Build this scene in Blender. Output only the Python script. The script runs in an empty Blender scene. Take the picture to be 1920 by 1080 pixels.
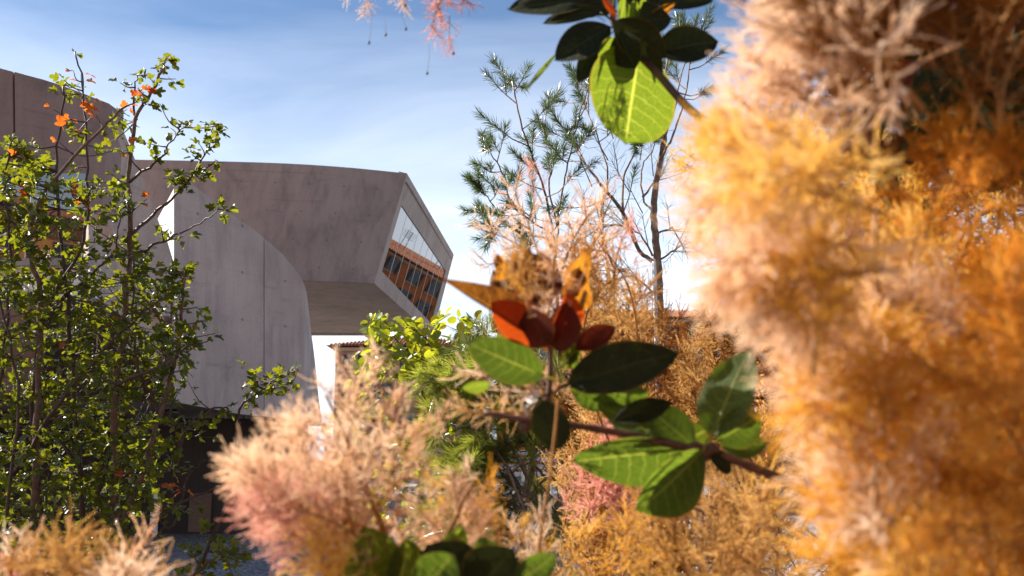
import bpy, bmesh, math, random
import numpy as np
from mathutils import Vector, Matrix, Quaternion

# ------------------------------------------------------------------ camera, sky, sun, exposure
SC = bpy.context.scene
COL = SC.collection
F = 1884.0                      # focal length in pixels of the 1920 px wide photograph
CH = 1.8
PITCH = math.atan(321 / F)
FW = Vector((0, math.cos(PITCH), math.sin(PITCH)))
UP = Vector((0, -math.sin(PITCH), math.cos(PITCH)))
RT = Vector((1, 0, 0))
CAM = Vector((0, 0, CH))

cam_d = bpy.data.cameras.new('camera')
cam = bpy.data.objects.new('camera', cam_d)
COL.objects.link(cam)
cam.location = CAM
cam.rotation_euler = (math.pi / 2 + PITCH, 0, 0)
cam_d.sensor_width = 36
cam_d.lens = 36 * F / 1920
cam_d.clip_start = 0.05
cam_d.clip_end = 3000
cam_d.dof.use_dof = True
cam_d.dof.focus_distance = 5.2
cam_d.dof.aperture_fstop = 9.3
SC.camera = cam

SUN = Vector((-0.74, 0.27, 0.62)).normalized()
el = math.asin(SUN.z)
rot = math.atan2(SUN.x, SUN.y)
world = bpy.data.worlds.new('World')
SC.world = world
world.use_nodes = True
wn, wl = world.node_tree.nodes, world.node_tree.links
wn.clear()
w_out = wn.new('ShaderNodeOutputWorld')
w_bg = wn.new('ShaderNodeBackground')
w_bg.inputs['Strength'].default_value = 0.05
sky = wn.new('ShaderNodeTexSky')
sky.sky_type = 'NISHITA'
sky.sun_disc = False
sky.sun_elevation = el
sky.sun_rotation = rot
sky.air_density = 1.0
sky.dust_density = 0.3
sky.ozone_density = 4.0
tc = wn.new('ShaderNodeTexCoord')
sep = wn.new('ShaderNodeSeparateXYZ')
wl.new(tc.outputs['Generated'], sep.inputs[0])
def wmath(op, a, b=None, clamp=False):
    n = wn.new('ShaderNodeMath'); n.operation = op; n.use_clamp = clamp
    for i, v in enumerate((a, b)):
        if v is None: continue
        if isinstance(v, (int, float)): n.inputs[i].default_value = v
        else: wl.new(v, n.inputs[i])
    return n.outputs[0]
zden = wmath('ADD', wmath('MAXIMUM', sep.outputs['Z'], 0.0), 0.12)
cmb = wn.new('ShaderNodeCombineXYZ')
wl.new(wmath('MULTIPLY', wmath('DIVIDE', sep.outputs['X'], zden), 0.55), cmb.inputs[0])
wl.new(wmath('MULTIPLY', wmath('DIVIDE', sep.outputs['Y'], zden), 1.1), cmb.inputs[1])
n1 = wn.new('ShaderNodeTexNoise'); n1.inputs['Scale'].default_value = 1.3; n1.inputs['Detail'].default_value = 9
n1.inputs['Roughness'].default_value = 0.52; n1.inputs['Distortion'].default_value = 0.4
wl.new(cmb.outputs[0], n1.inputs['Vector'])
# thin cirrus everywhere, thicker towards the horizon as one looks through more of it
low = wmath('SUBTRACT', 1.0, wmath('MULTIPLY', sep.outputs['Z'], 2.2), clamp=True)
cl = wmath('ADD', wmath('MULTIPLY', wmath('SUBTRACT', n1.outputs['Fac'], 0.54), 1.35), wmath('MULTIPLY', low, 1.5))
cl = wmath('MULTIPLY', cl, 1.0, clamp=True)
cl = wmath('MULTIPLY', cl, 0.88)
wmix = wn.new('ShaderNodeMixRGB')
wl.new(cl, wmix.inputs[0]); wl.new(sky.outputs[0], wmix.inputs[1])
wmix.inputs[2].default_value = (9.2, 10.0, 11.3, 1)
wl.new(wmix.outputs[0], w_bg.inputs[0])
wl.new(w_bg.outputs[0], w_out.inputs[0])

sun_d = bpy.data.lights.new('sun', 'SUN')
sun_d.energy = 5.0
sun_d.angle = math.radians(0.55)
sun_d.color = (1.0, 0.93, 0.82)
sun = bpy.data.objects.new('sun', sun_d)
COL.objects.link(sun)
sun.rotation_euler = SUN.to_track_quat('Z', 'Y').to_euler()
sun.location = (0, 0, 30)

SC.view_settings.view_transform = 'Standard'
SC.view_settings.look = 'None'
SC.view_settings.gamma = 1
SC.view_settings.exposure = 1.5
SC.render.engine = 'CYCLES'
SC.cycles.transparent_max_bounces = 8
SC.cycles.max_bounces = 6
SC.cycles.transmission_bounces = 4
SC.cycles.diffuse_bounces = 4

# ------------------------------------------------------------------ helpers
R = random.Random(11)
def ray(px, py):
    return FW + RT * ((px - 960) / F) - UP * ((py - 540) / F)
def at(px, py, d):               # a point d metres in front of the lens
    return CAM + ray(px, py) * d
def atY(px, py, Y):              # a point at world depth Y
    r = ray(px, py)
    return CAM + r * (Y / r.y)
def atZ(px, py, Z):
    r = ray(px, py)
    return CAM + r * ((Z - CH) / r.z)

def tag(o, label, cat, group=None):
    o['label'] = label; o['category'] = cat
    if group: o['group'] = group
    return o
def root(name, loc, label, cat, group=None):
    o = bpy.data.objects.new(name, None)
    COL.objects.link(o)
    o.location = loc
    o.empty_display_size = 0.2
    return tag(o, label, cat, group)
def link(name, me, parent=None, mats=()):
    o = bpy.data.objects.new(name, me)
    COL.objects.link(o)
    if parent: o.parent = parent
    for m in mats: me.materials.append(m)
    return o
def base_of(o):                  # world offset of a parent chain (translations only)
    v = Vector((0, 0, 0))
    while o is not None:
        v += o.location; o = o.parent
    return v

class MB:
    """collects polygons and links them as one mesh object"""
    def __init__(self): self.v, self.f, self.m, self.uv, self.var = [], [], [], [], []
    def add(self, verts, faces, mat=0, uvs=None, var=0.0):
        n = len(self.v)
        self.v += [tuple(p) for p in verts]
        for k, f in enumerate(faces):
            self.f.append(tuple(i + n for i in f)); self.m.append(mat); self.var.append(var)
            self.uv.append(uvs[k] if uvs else None)
    def tube(self, pts, radii, sides=6, mat=0, cap=True):
        pts = [Vector(p) for p in pts]
        n0 = len(self.v)
        prev = None
        for i, p in enumerate(pts):
            a = pts[min(i + 1, len(pts) - 1)] - pts[max(i - 1, 0)]
            a = a.normalized() if a.length > 1e-9 else Vector((0, 0, 1))
            if prev is None:
                u = a.orthogonal().normalized()
            else:
                u = (prev - a * prev.dot(a))
                u = u.normalized() if u.length > 1e-6 else a.orthogonal().normalized()
            prev = u
            w = a.cross(u)
            r = radii[i] if hasattr(radii, '__len__') else radii
            for k in range(sides):
                t = 2 * math.pi * k / sides
                self.v.append(tuple(p + (u * math.cos(t) + w * math.sin(t)) * r))
        for i in range(len(pts) - 1):
            for k in range(sides):
                a = n0 + i * sides + k; b = n0 + i * sides + (k + 1) % sides
                self.f.append((a, b, b + sides, a + sides)); self.m.append(mat); self.uv.append(None); self.var.append(0)
        if cap:
            for f in (tuple(n0 + k for k in reversed(range(sides))), tuple(n0 + (len(pts) - 1) * sides + k for k in range(sides))):
                self.f.append(f); self.m.append(mat); self.uv.append(None); self.var.append(0)
    def box(self, lo, hi, mat=0):
        x0, y0, z0 = lo; x1, y1, z1 = hi
        self.add([(x0,y0,z0),(x1,y0,z0),(x1,y1,z0),(x0,y1,z0),(x0,y0,z1),(x1,y0,z1),(x1,y1,z1),(x0,y1,z1)],
                 [(0,3,2,1),(4,5,6,7),(0,1,5,4),(1,2,6,5),(2,3,7,6),(3,0,4,7)], mat)
    def mesh(self, name, mats, off=None, smooth=False, uv=True):
        me = bpy.data.meshes.new(name)
        v = self.v if off is None else [(p[0]-off.x, p[1]-off.y, p[2]-off.z) for p in self.v]
        me.from_pydata(v, [], self.f)
        for m in mats: me.materials.append(m)
        me.polygons.foreach_set('material_index', self.m)
        if smooth: me.polygons.foreach_set('use_smooth', [True] * len(self.f))
        if uv:
            lay = me.uv_layers.new(name='UVMap')
            me.update()
            for p in me.polygons:
                u = self.uv[p.index]
                if u is None:
                    n = p.normal; ax = max(range(3), key=lambda i: abs(n[i]))
                    for li in p.loop_indices:
                        q = self.v[me.loops[li].vertex_index]
                        lay.data[li].uv = (q[1], q[2]) if ax == 0 else ((q[0], q[2]) if ax == 1 else (q[0], q[1]))
                else:
                    for k, li in enumerate(p.loop_indices): lay.data[li].uv = u[k]
        if any(self.var):
            a = me.attributes.new('var', 'FLOAT', 'FACE')
            a.data.foreach_set('value', self.var)
        me.update()
        return me
    def build(self, name, mats, parent=None, smooth=False, uv=False):
        off = base_of(parent) if parent else None
        me = self.mesh(name, mats, off, smooth, uv)
        return link(name, me, parent)

def smooth_path(pts, n=6):
    """Catmull-Rom through the points"""
    P = [Vector(p) for p in pts]
    if len(P) < 3: return P
    P = [P[0] * 2 - P[1]] + P + [P[-1] * 2 - P[-2]]
    out = []
    for i in range(1, len(P) - 2):
        a, b, c, d = P[i-1], P[i], P[i+1], P[i+2]
        for k in range(n):
            t = k / n
            out.append(0.5 * ((2*b) + (c-a)*t + (2*a-5*b+4*c-d)*t*t + (3*b-a-3*c+d)*t*t*t))
    out.append(P[-2])
    return out
def lerp(a, b, t): return a + (b - a) * t
def poly_has(poly, x, y):
    c = False; j = len(poly) - 1
    for i in range(len(poly)):
        xi, yi = poly[i]; xj, yj = poly[j]
        if (yi > y) != (yj > y) and x < (xj - xi) * (y - yi) / (yj - yi) + xi: c = not c
        j = i
    return c
def randdir(r=R):
    z = r.uniform(-1, 1); t = r.uniform(0, 2 * math.pi); s = math.sqrt(1 - z * z)
    return Vector((s * math.cos(t), s * math.sin(t), z))

# ------------------------------------------------------------------ materials
class NT:
    def __init__(self, name):
        self.m = bpy.data.materials.new(name); self.m.use_nodes = True
        self.t = self.m.node_tree; self.t.nodes.clear()
        self.out = self.n('ShaderNodeOutputMaterial')
    def n(self, typ, **kw):
        o = self.t.nodes.new(typ)
        for k, v in kw.items(): setattr(o, k, v)
        return o
    def l(self, a, b): self.t.links.new(a, b)
    def val(self, x, sock):
        if isinstance(x, (int, float)): sock.default_value = x
        elif isinstance(x, tuple): sock.default_value = x if len(x) == 4 or sock.type == 'VECTOR' else (*x, 1)
        else: self.l(x, sock)
    def math(self, op, a, b=None, clamp=False):
        o = self.n('ShaderNodeMath', operation=op, use_clamp=clamp)
        self.val(a, o.inputs[0])
        if b is not None: self.val(b, o.inputs[1])
        return o.outputs[0]
    def noise(self, scale, vec=None, detail=4, rough=0.55, dist=0.0):
        o = self.n('ShaderNodeTexNoise')
        o.inputs['Scale'].default_value = scale; o.inputs['Detail'].default_value = detail
        o.inputs['Roughness'].default_value = rough; o.inputs['Distortion'].default_value = dist
        if vec is not None: self.l(vec, o.inputs['Vector'])
        return o.outputs['Fac']
    def mapping(self, vec, scale=(1,1,1), rot=(0,0,0)):
        o = self.n('ShaderNodeMapping'); o.inputs['Scale'].default_value = scale; o.inputs['Rotation'].default_value = rot
        self.l(vec, o.inputs['Vector']); return o.outputs[0]
    def ramp(self, fac, stops):
        o = self.n('ShaderNodeValToRGB'); cr = o.color_ramp
        while len(cr.elements) < len(stops): cr.elements.new(0.5)
        for e, (p, c) in zip(cr.elements, stops):
            e.position = p; e.color = (*c, 1) if len(c) == 3 else c
        self.l(fac, o.inputs[0]); return o.outputs[0]
    def mix(self, fac, a, b, mode='MIX'):
        o = self.n('ShaderNodeMixRGB', blend_type=mode)
        self.val(fac, o.inputs[0]); self.val(a, o.inputs[1]); self.val(b, o.inputs[2]); return o.outputs[0]
    def bump(self, h, strength=0.3, dist=0.01):
        o = self.n('ShaderNodeBump'); o.inputs['Strength'].default_value = strength; o.inputs['Distance'].default_value = dist
        self.l(h, o.inputs['Height']); return o.outputs[0]
    def principled(self, color, rough=0.6, spec=0.5, metal=0.0, normal=None, ior=None):
        o = self.n('ShaderNodeBsdfPrincipled')
        self.val(color, o.inputs['Base Color']); self.val(rough, o.inputs['Roughness'])
        o.inputs['Metallic'].default_value = metal
        o.inputs['Specular IOR Level'].default_value = spec
        if ior: o.inputs['IOR'].default_value = ior
        if normal is not None: self.l(normal, o.inputs['Normal'])
        return o.outputs[0]
    def done(self, sh):
        self.l(sh, self.out.inputs['Surface']); return self.m

def plain(name, color, rough=0.6, metal=0.0, nscale=8.0, amount=0.25, spec=0.4):
    t = NT(name)
    co = t.n('ShaderNodeTexCoord').outputs['Object']
    f = t.noise(nscale, co, 5, 0.6)
    dark = tuple(c * (1 - amount) for c in color); light = tuple(min(1, c * (1 + amount)) for c in color)
    c = t.ramp(f, [(0.3, dark), (0.7, light)])
    return t.done(t.principled(c, rough, spec, metal, t.bump(f, 0.15, 0.01)))

def concrete(name, base, ties=True):
    t = NT(name)
    uv = t.n('ShaderNodeTexCoord').outputs['UV']
    ob = t.n('ShaderNodeNewGeometry').outputs['Position']
    big = t.noise(0.35, ob, 6, 0.6, 0.6)
    mid = t.noise(1.7, t.mapping(ob, (1, 1, 0.45)), 8, 0.65, 0.4)
    streak = t.noise(1.0, t.mapping(uv, (5.0, 0.35, 1)), 6, 0.6)
    grain = t.noise(22, ob, 6, 0.7)
    c = t.ramp(big, [(0.28, tuple(v * 0.80 for v in base)), (0.5, base), (0.74, tuple(v * 1.14 for v in base))])
    c = t.mix(0.75, c, t.ramp(mid, [(0.32, (0.66, 0.64, 0.66)), (0.52, (1, 1, 1)), (0.8, (1.12, 1.1, 1.08))]), 'MULTIPLY')
    c = t.mix(0.32, c, t.ramp(streak, [(0.3, (0.68, 0.66, 0.68)), (0.55, (1, 1, 1))]), 'MULTIPLY')
    c = t.mix(0.5, c, t.ramp(grain, [(0.3, (0.82, 0.82, 0.82)), (0.6, (1.05, 1.05, 1.05))]), 'MULTIPLY')
    # long water stain lines that run along the pour
    st = t.noise(0.8, t.mapping(uv, (0.28, 2.2, 1), (0, 0, 0.12)), 7, 0.7, 0.5)
    c = t.mix(0.6, c, t.ramp(st, [(0.60, (1, 1, 1)), (0.66, (0.72, 0.71, 0.75)), (0.72, (1, 1, 1))]), 'MULTIPLY')
    h = grain
    if ties:
        s = t.n('ShaderNodeSeparateXYZ'); t.l(uv, s.inputs[0])
        fx = t.math('SUBTRACT', t.math('FRACT', t.math('DIVIDE', s.outputs[0], 1.35)), 0.5)
        fy = t.math('SUBTRACT', t.math('FRACT', t.math('DIVIDE', s.outputs[1], 1.1)), 0.5)
        d2 = t.math('ADD', t.math('MULTIPLY', fx, fx), t.math('MULTIPLY', fy, fy))
        hole = t.math('LESS_THAN', d2, 0.0010)
        pl = t.math('LESS_THAN', t.math('ABSOLUTE', fy), 0.004)
        pl = t.math('MULTIPLY', pl, 0.18)
        c = t.mix(t.math('MAXIMUM', t.math('MULTIPLY', hole, 0.55), pl), c, (0.08, 0.07, 0.075))
    return t.done(t.principled(c, 0.72, 0.3, 0, t.bump(h, 0.25, 0.01)))

def foliage(name, stops, trans=(0.45, 0.55, 0.05), tfac=0.45, rough=0.38, spec=0.5, nscale=0.0, vein=None, blotch=None):
    """thin leaf: glossy surface plus light coming through; colour varies from leaf to leaf"""
    t = NT(name)
    r = t.math('ADD', t.n('ShaderNodeObjectInfo').outputs['Random'], t.n('ShaderNodeAttribute', attribute_name='var').outputs['Fac'])
    r = t.math('FRACT', r)
    c = t.ramp(r, stops)
    if nscale:
        co = t.n('ShaderNodeTexCoord').outputs['Object']
        c = t.mix(0.7, c, t.ramp(t.noise(nscale, co, 5, 0.6), [(0.3, (0.5, 0.5, 0.45)), (0.65, (1.15, 1.1, 1.0))]), 'MULTIPLY')
    tcol = t.mix(0.6, c, trans, 'MIX')
    if blotch:
        co = t.n('ShaderNodeTexCoord').outputs['Object']
        f = t.ramp(t.noise(46, co, 6, 0.7, 0.6), [(0.42, (0, 0, 0)), (0.60, (0.9, 0.9, 0.9))])
        c = t.mix(f, c, blotch); tcol = t.mix(f, tcol, blotch)
    nrm = None
    if vein and not blotch:
        co = t.n('ShaderNodeTexCoord').outputs['Object']
        sp = t.ramp(t.noise(170, co, 3, 0.6), [(0.66, (0, 0, 0)), (0.72, (0.75, 0.75, 0.75))])
        c = t.mix(sp, c, (0.09, 0.05, 0.015)); tcol = t.mix(sp, tcol, (0.16, 0.08, 0.02))
        se = t.n('ShaderNodeSeparateXYZ'); t.l(t.n('ShaderNodeTexCoord').outputs['UV'], se.inputs[0])
        ed = t.math('ADD', t.math('ABSOLUTE', se.outputs[1]), t.math('MULTIPLY', t.noise(60, co, 4), 0.12))
        ed = t.ramp(ed, [(0.995, (0, 0, 0)), (1.0, (0.3, 0.3, 0.3))])
        c = t.mix(ed, c, (0.20, 0.10, 0.02)); tcol = t.mix(ed, tcol, (0.42, 0.22, 0.03))
    if vein:
        s = t.n('ShaderNodeSeparateXYZ'); t.l(t.n('ShaderNodeTexCoord').outputs['UV'], s.inputs[0])
        u, v = s.outputs[0], t.math('ABSOLUTE', s.outputs[1])
        mid = t.math('SUBTRACT', 1.0, t.math('DIVIDE', v, 0.05), True)
        wob = t.math('MULTIPLY', t.math('SUBTRACT', t.noise(5, t.n('ShaderNodeTexCoord').outputs['UV'], 2), 0.5), 0.09)
        q = t.math('SUBTRACT', t.math('SUBTRACT', t.math('ADD', u, wob), t.math('MULTIPLY', t.math('POWER', v, 1.4), 0.17)), 0.05)
        fr = t.math('ABSOLUTE', t.math('SUBTRACT', t.math('FRACT', t.math('DIVIDE', q, 0.125)), 0.5))
        lat = t.math('SUBTRACT', 1.0, t.math('DIVIDE', fr, t.math('SUBTRACT', 0.09, t.math('MULTIPLY', v, 0.06))), True)
        fine = t.n('ShaderNodeTexVoronoi', feature='DISTANCE_TO_EDGE'); fine.inputs['Scale'].default_value = 16
        t.l(t.n('ShaderNodeTexCoord').outputs['UV'], fine.inputs['Vector'])
        net = t.math('MULTIPLY', t.math('SUBTRACT', 1.0, t.math('DIVIDE', fine.outputs['Distance'], 0.07), True), 0.22)
        m = t.math('MAXIMUM', t.math('MAXIMUM', mid, t.math('MULTIPLY', lat, 0.55)), net)
        c = t.mix(m, c, vein[0]); tcol = t.mix(m, tcol, vein[1])
        nrm = t.bump(m, 0.5, 0.001)
    p = t.principled(c, rough, spec, 0, nrm)
    tr = t.n('ShaderNodeBsdfTranslucent')
    t.l(tcol, tr.inputs['Color'])
    mx = t.n('ShaderNodeMixShader'); mx.inputs[0].default_value = tfac
    t.l(p, mx.inputs[1]); t.l(tr.outputs[0], mx.inputs[2])
    return t.done(mx.outputs[0])

def smoke(name, stops, tfac=0.5, tint=(1, 1, 1)):
    t = NT(name)
    r = t.math('ADD', t.math('MULTIPLY', t.n('ShaderNodeObjectInfo').outputs['Random'], 0.45),
               t.math('MULTIPLY', t.n('ShaderNodeAttribute', attribute_name='var').outputs['Fac'], 0.55))
    c = t.ramp(r, stops)
    d = t.n('ShaderNodeBsdfDiffuse'); t.l(c, d.inputs['Color'])
    tr = t.n('ShaderNodeBsdfTranslucent'); t.l(t.mix(1.0, c, tint, 'MULTIPLY'), tr.inputs['Color'])
    mx = t.n('ShaderNodeMixShader'); mx.inputs[0].default_value = tfac
    t.l(d.outputs[0], mx.inputs[1]); t.l(tr.outputs[0], mx.inputs[2])
    return t.done(mx.outputs[0])

def mirror_glass(name, tint=(0.012, 0.014, 0.016), ior=2.6):
    t = NT(name)
    return t.done(t.principled(tint, 0.015, 0.5, 0, None, ior))

M = {}
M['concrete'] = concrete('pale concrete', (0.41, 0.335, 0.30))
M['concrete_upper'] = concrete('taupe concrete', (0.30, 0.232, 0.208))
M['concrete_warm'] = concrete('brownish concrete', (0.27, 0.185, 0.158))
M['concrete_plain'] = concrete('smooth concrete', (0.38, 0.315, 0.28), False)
M['shade_concrete'] = concrete('shade-darkened concrete', (0.05, 0.037, 0.032), False)  # colour darkened to stand in for deep shade under the museum
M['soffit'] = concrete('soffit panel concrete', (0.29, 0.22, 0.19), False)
M['white_render'] = plain('white render', (0.72, 0.68, 0.66), 0.7, 0, 4, 0.06)
M['glass'] = mirror_glass('coated window glass')
M['house_glass'] = mirror_glass('house window glass', (0.02, 0.025, 0.03), 1.6)
M['mullion'] = plain('pale mullion', (0.55, 0.54, 0.53), 0.35, 0.3, 30, 0.05)
M['steel'] = plain('galvanised steel', (0.42, 0.42, 0.45), 0.35, 0.85, 20, 0.1)
M['dark_metal'] = plain('dark metal', (0.05, 0.05, 0.055), 0.45, 0.5, 20, 0.1)
M['orange_render'] = plain('orange render', (0.50, 0.155, 0.035), 0.85, 0, 1.2, 0.22, 0.2)
M['brown_render'] = plain('brown render', (0.32, 0.17, 0.11), 0.85, 0, 1.2, 0.2, 0.2)
M['ochre_render'] = plain('ochre render', (0.52, 0.22, 0.07), 0.85, 0, 1.0, 0.2, 0.2)
M['tile'] = plain('terracotta tile', (0.19, 0.075, 0.04), 0.85, 0, 2.5, 0.4, 0.2)
M['window_paint'] = plain('brown grey window paint', (0.20, 0.17, 0.15), 0.5, 0, 10, 0.1)
M['shutter'] = plain('dark shutter', (0.035, 0.03, 0.028), 0.6, 0, 10, 0.2)
M['stone_trim'] = plain('stone trim', (0.42, 0.26, 0.16), 0.8, 0, 6, 0.15)
M['white_paint'] = plain('white paint', (0.78, 0.77, 0.75), 0.5, 0, 12, 0.06)
M['yellow_paint'] = plain('yellow paint', (0.60, 0.38, 0.03), 0.5, 0, 6, 0.15)
M['grey_paint'] = plain('grey paint', (0.42, 0.42, 0.45), 0.5, 0, 6, 0.12)
M['bark'] = plain('grey brown bark', (0.16, 0.105, 0.075), 0.85, 0, 60, 0.4, 0.25)
M['bark_dark'] = plain('dark twig bark', (0.075, 0.045, 0.035), 0.6, 0, 90, 0.35, 0.4)
M['bark_red'] = plain('reddish brown branch bark', (0.10, 0.042, 0.028), 0.5, 0, 120, 0.45, 0.45)
M['pine_bark'] = plain('pine bark', (0.22, 0.155, 0.12), 0.85, 0, 50, 0.45, 0.2)
M['stalk'] = plain('ochre plume stalk', (0.36, 0.17, 0.05), 0.7, 0, 200, 0.2, 0.2)
M['seed'] = plain('dark seed', (0.03, 0.018, 0.015), 0.5, 0, 300, 0.2)
M['asphalt'] = plain('asphalt', (0.055, 0.055, 0.058), 0.9, 0, 3, 0.25)
M['paving'] = plain('pale paving', (0.34, 0.32, 0.30), 0.8, 0, 3, 0.15)

def gravel():
    t = NT('grey gravel')
    ob = t.n('ShaderNodeNewGeometry').outputs['Position']
    v = t.n('ShaderNodeTexVoronoi'); v.inputs['Scale'].default_value = 26; t.l(ob, v.inputs['Vector'])
    c = t.ramp(v.outputs['Color'], [(0.1, (0.08, 0.072, 0.07)), (0.5, (0.22, 0.20, 0.195)), (0.9, (0.46, 0.43, 0.41))])
    c = t.mix(0.6, c, t.ramp(t.noise(0.6, ob, 5), [(0.3, (0.7, 0.7, 0.7)), (0.7, (1.1, 1.1, 1.1))]), 'MULTIPLY')
    return t.done(t.principled(c, 0.85, 0.3, 0, t.bump(v.outputs['Distance'], 1.0, 0.03)))
M['gravel'] = gravel()
M['soil'] = plain('bark mulch soil', (0.06, 0.038, 0.024), 0.95, 0, 18, 0.5, 0.2)

M['maple_leaf'] = foliage('maple leaf', [(0.0, (0.016, 0.036, 0.005)), (0.4, (0.04, 0.07, 0.007)), (0.75, (0.09, 0.115, 0.009)), (0.92, (0.15, 0.145, 0.011)), (1.0, (0.21, 0.11, 0.010))], (0.38, 0.39, 0.010), 0.46, 0.36, 0.5)
M['maple_red'] = foliage('red maple leaf', [(0.0, (0.34, 0.035, 0.012)), (0.5, (0.50, 0.12, 0.012)), (0.85, (0.55, 0.19, 0.02)), (1, (0.45, 0.26, 0.02))], (0.85, 0.16, 0.02), 0.5, 0.4)
M['round_leaf'] = foliage('round yellow green leaf', [(0.0, (0.07, 0.13, 0.012)), (0.5, (0.16, 0.21, 0.014)), (0.85, (0.27, 0.28, 0.015)), (1, (0.36, 0.26, 0.015))], (0.62, 0.62, 0.02), 0.5, 0.35)
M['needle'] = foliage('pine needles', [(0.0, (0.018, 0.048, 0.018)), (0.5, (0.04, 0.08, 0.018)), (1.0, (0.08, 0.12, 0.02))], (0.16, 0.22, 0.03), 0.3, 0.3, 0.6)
M['needle_light'] = foliage('pine needles with sunlit tint', [(0.0, (0.05, 0.085, 0.014)), (0.5, (0.12, 0.15, 0.016)), (1.0, (0.24, 0.24, 0.05))], (0.44, 0.46, 0.05), 0.5, 0.22, 1.0)  # yellow green needles, colour lightened to carry the sunlight
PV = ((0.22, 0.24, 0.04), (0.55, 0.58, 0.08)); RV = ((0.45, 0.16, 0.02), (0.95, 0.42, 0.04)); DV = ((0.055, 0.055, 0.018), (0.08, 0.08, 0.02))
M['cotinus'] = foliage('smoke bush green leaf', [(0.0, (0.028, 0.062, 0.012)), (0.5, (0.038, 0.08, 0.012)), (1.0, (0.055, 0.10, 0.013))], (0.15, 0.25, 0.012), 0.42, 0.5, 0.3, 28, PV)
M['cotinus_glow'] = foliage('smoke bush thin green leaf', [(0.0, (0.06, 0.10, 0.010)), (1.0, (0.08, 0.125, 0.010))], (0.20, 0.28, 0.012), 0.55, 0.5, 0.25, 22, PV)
M['cotinus_shade'] = foliage('smoke bush shade-dark leaf', [(0.0, (0.012, 0.018, 0.006)), (1.0, (0.022, 0.03, 0.008))], (0.03, 0.045, 0.006), 0.15, 0.62, 0.12, 30, DV)  # leaf green darkened to stand in for leaves lying in shadow
M['cotinus_red'] = foliage('smoke bush red leaf', [(0.0, (0.30, 0.030, 0.010)), (1.0, (0.38, 0.055, 0.010))], (0.80, 0.10, 0.008), 0.55, 0.5, 0.2, 22, ((0.40, 0.08, 0.015), (0.9, 0.22, 0.02)))
M['cotinus_orange'] = foliage('smoke bush orange leaf', [(0.0, (0.36, 0.12, 0.012)), (1.0, (0.44, 0.19, 0.015))], (0.72, 0.27, 0.012), 0.5, 0.55, 0.2, 40, RV, (0.13, 0.045, 0.010))
M['cotinus_brown'] = foliage('smoke bush withered leaf', [(0.0, (0.16, 0.055, 0.015)), (1.0, (0.26, 0.10, 0.02))], (0.45, 0.15, 0.015), 0.4, 0.55, 0.2, 40, RV, (0.07, 0.022, 0.008))
M['cotinus_maroon'] = foliage('smoke bush maroon leaf', [(0.0, (0.055, 0.010, 0.006)), (1.0, (0.10, 0.018, 0.008))], (0.20, 0.022, 0.008), 0.35, 0.55, 0.15, 30, ((0.11, 0.03, 0.012), (0.2, 0.05, 0.015)))
M['vein_pale'] = foliage('vein pale', [(0.0, (0.34, 0.33, 0.06)), (1.0, (0.34, 0.33, 0.06))], (0.75, 0.75, 0.12), 0.6, 0.5, 0.3)
M['vein_red'] = foliage('vein red', [(0.0, (0.5, 0.22, 0.03)), (1.0, (0.5, 0.22, 0.03))], (0.9, 0.45, 0.05), 0.6, 0.5, 0.3)
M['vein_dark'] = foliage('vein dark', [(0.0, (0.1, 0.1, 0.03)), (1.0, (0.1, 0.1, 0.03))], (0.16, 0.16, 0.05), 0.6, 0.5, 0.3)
M['smoke_orange'] = smoke('golden smoke plume', [(0.0, (0.66, 0.32, 0.025)), (0.35, (0.85, 0.53, 0.09)), (0.7, (0.93, 0.69, 0.24)), (1.0, (0.96, 0.84, 0.52))], 0.5, (1.0, 0.92, 0.70))
M['smoke_pink'] = smoke('salmon smoke plume', [(0.0, (0.80, 0.44, 0.20)), (0.35, (0.92, 0.69, 0.48)), (0.7, (0.95, 0.80, 0.66)), (1.0, (0.97, 0.89, 0.80))], 0.5, (1.0, 0.95, 0.86))
M['smoke_rose'] = smoke('rose smoke plume', [(0.0, (0.70, 0.30, 0.22)), (0.5, (0.89, 0.56, 0.46)), (1.0, (0.94, 0.73, 0.64))], 0.5, (1.0, 0.91, 0.86))
M['smoke_rust'] = smoke('rusty orange smoke plume', [(0.0, (0.50, 0.17, 0.015)), (0.35, (0.74, 0.35, 0.04)), (0.7, (0.86, 0.50, 0.11)), (1.0, (0.93, 0.68, 0.30))], 0.5, (1.0, 0.88, 0.6))
M['smoke_tan'] = smoke('tan smoke plume', [(0.0, (0.40, 0.19, 0.045)), (0.4, (0.66, 0.42, 0.15)), (0.8, (0.80, 0.58, 0.30)), (1.0, (0.86, 0.68, 0.44))], 0.45, (1.0, 0.92, 0.74))
M['smoke_brown_shade'] = smoke('russet shade-dark smoke plume', [(0.0, (0.05, 0.014, 0.004)), (0.5, (0.15, 0.05, 0.010)), (1.0, (0.34, 0.14, 0.035))], 0.4, (1, 0.8, 0.5))  # russet deepened so the colour itself carries the upper right shade

# ------------------------------------------------------------------ ground and street
def sheet(name, x0, y0, x1, y1, z, mat, nx=1, ny=1):
    b = MB()
    for i in range(nx):
        for j in range(ny):
            xa, xb = lerp(x0, x1, i / nx), lerp(x0, x1, (i + 1) / nx); ya, yb = lerp(y0, y1, j / ny), lerp(y0, y1, (j + 1) / ny)
            b.add([(xa, ya, z), (xb, ya, z), (xb, yb, z), (xa, yb, z)], [(0, 1, 2, 3)])
    o = b.build(name, [mat]); o['kind'] = 'structure'; return o
sheet('ground', -1500, -1500, 1500, 1500, 0.0, M['gravel'])
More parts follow.
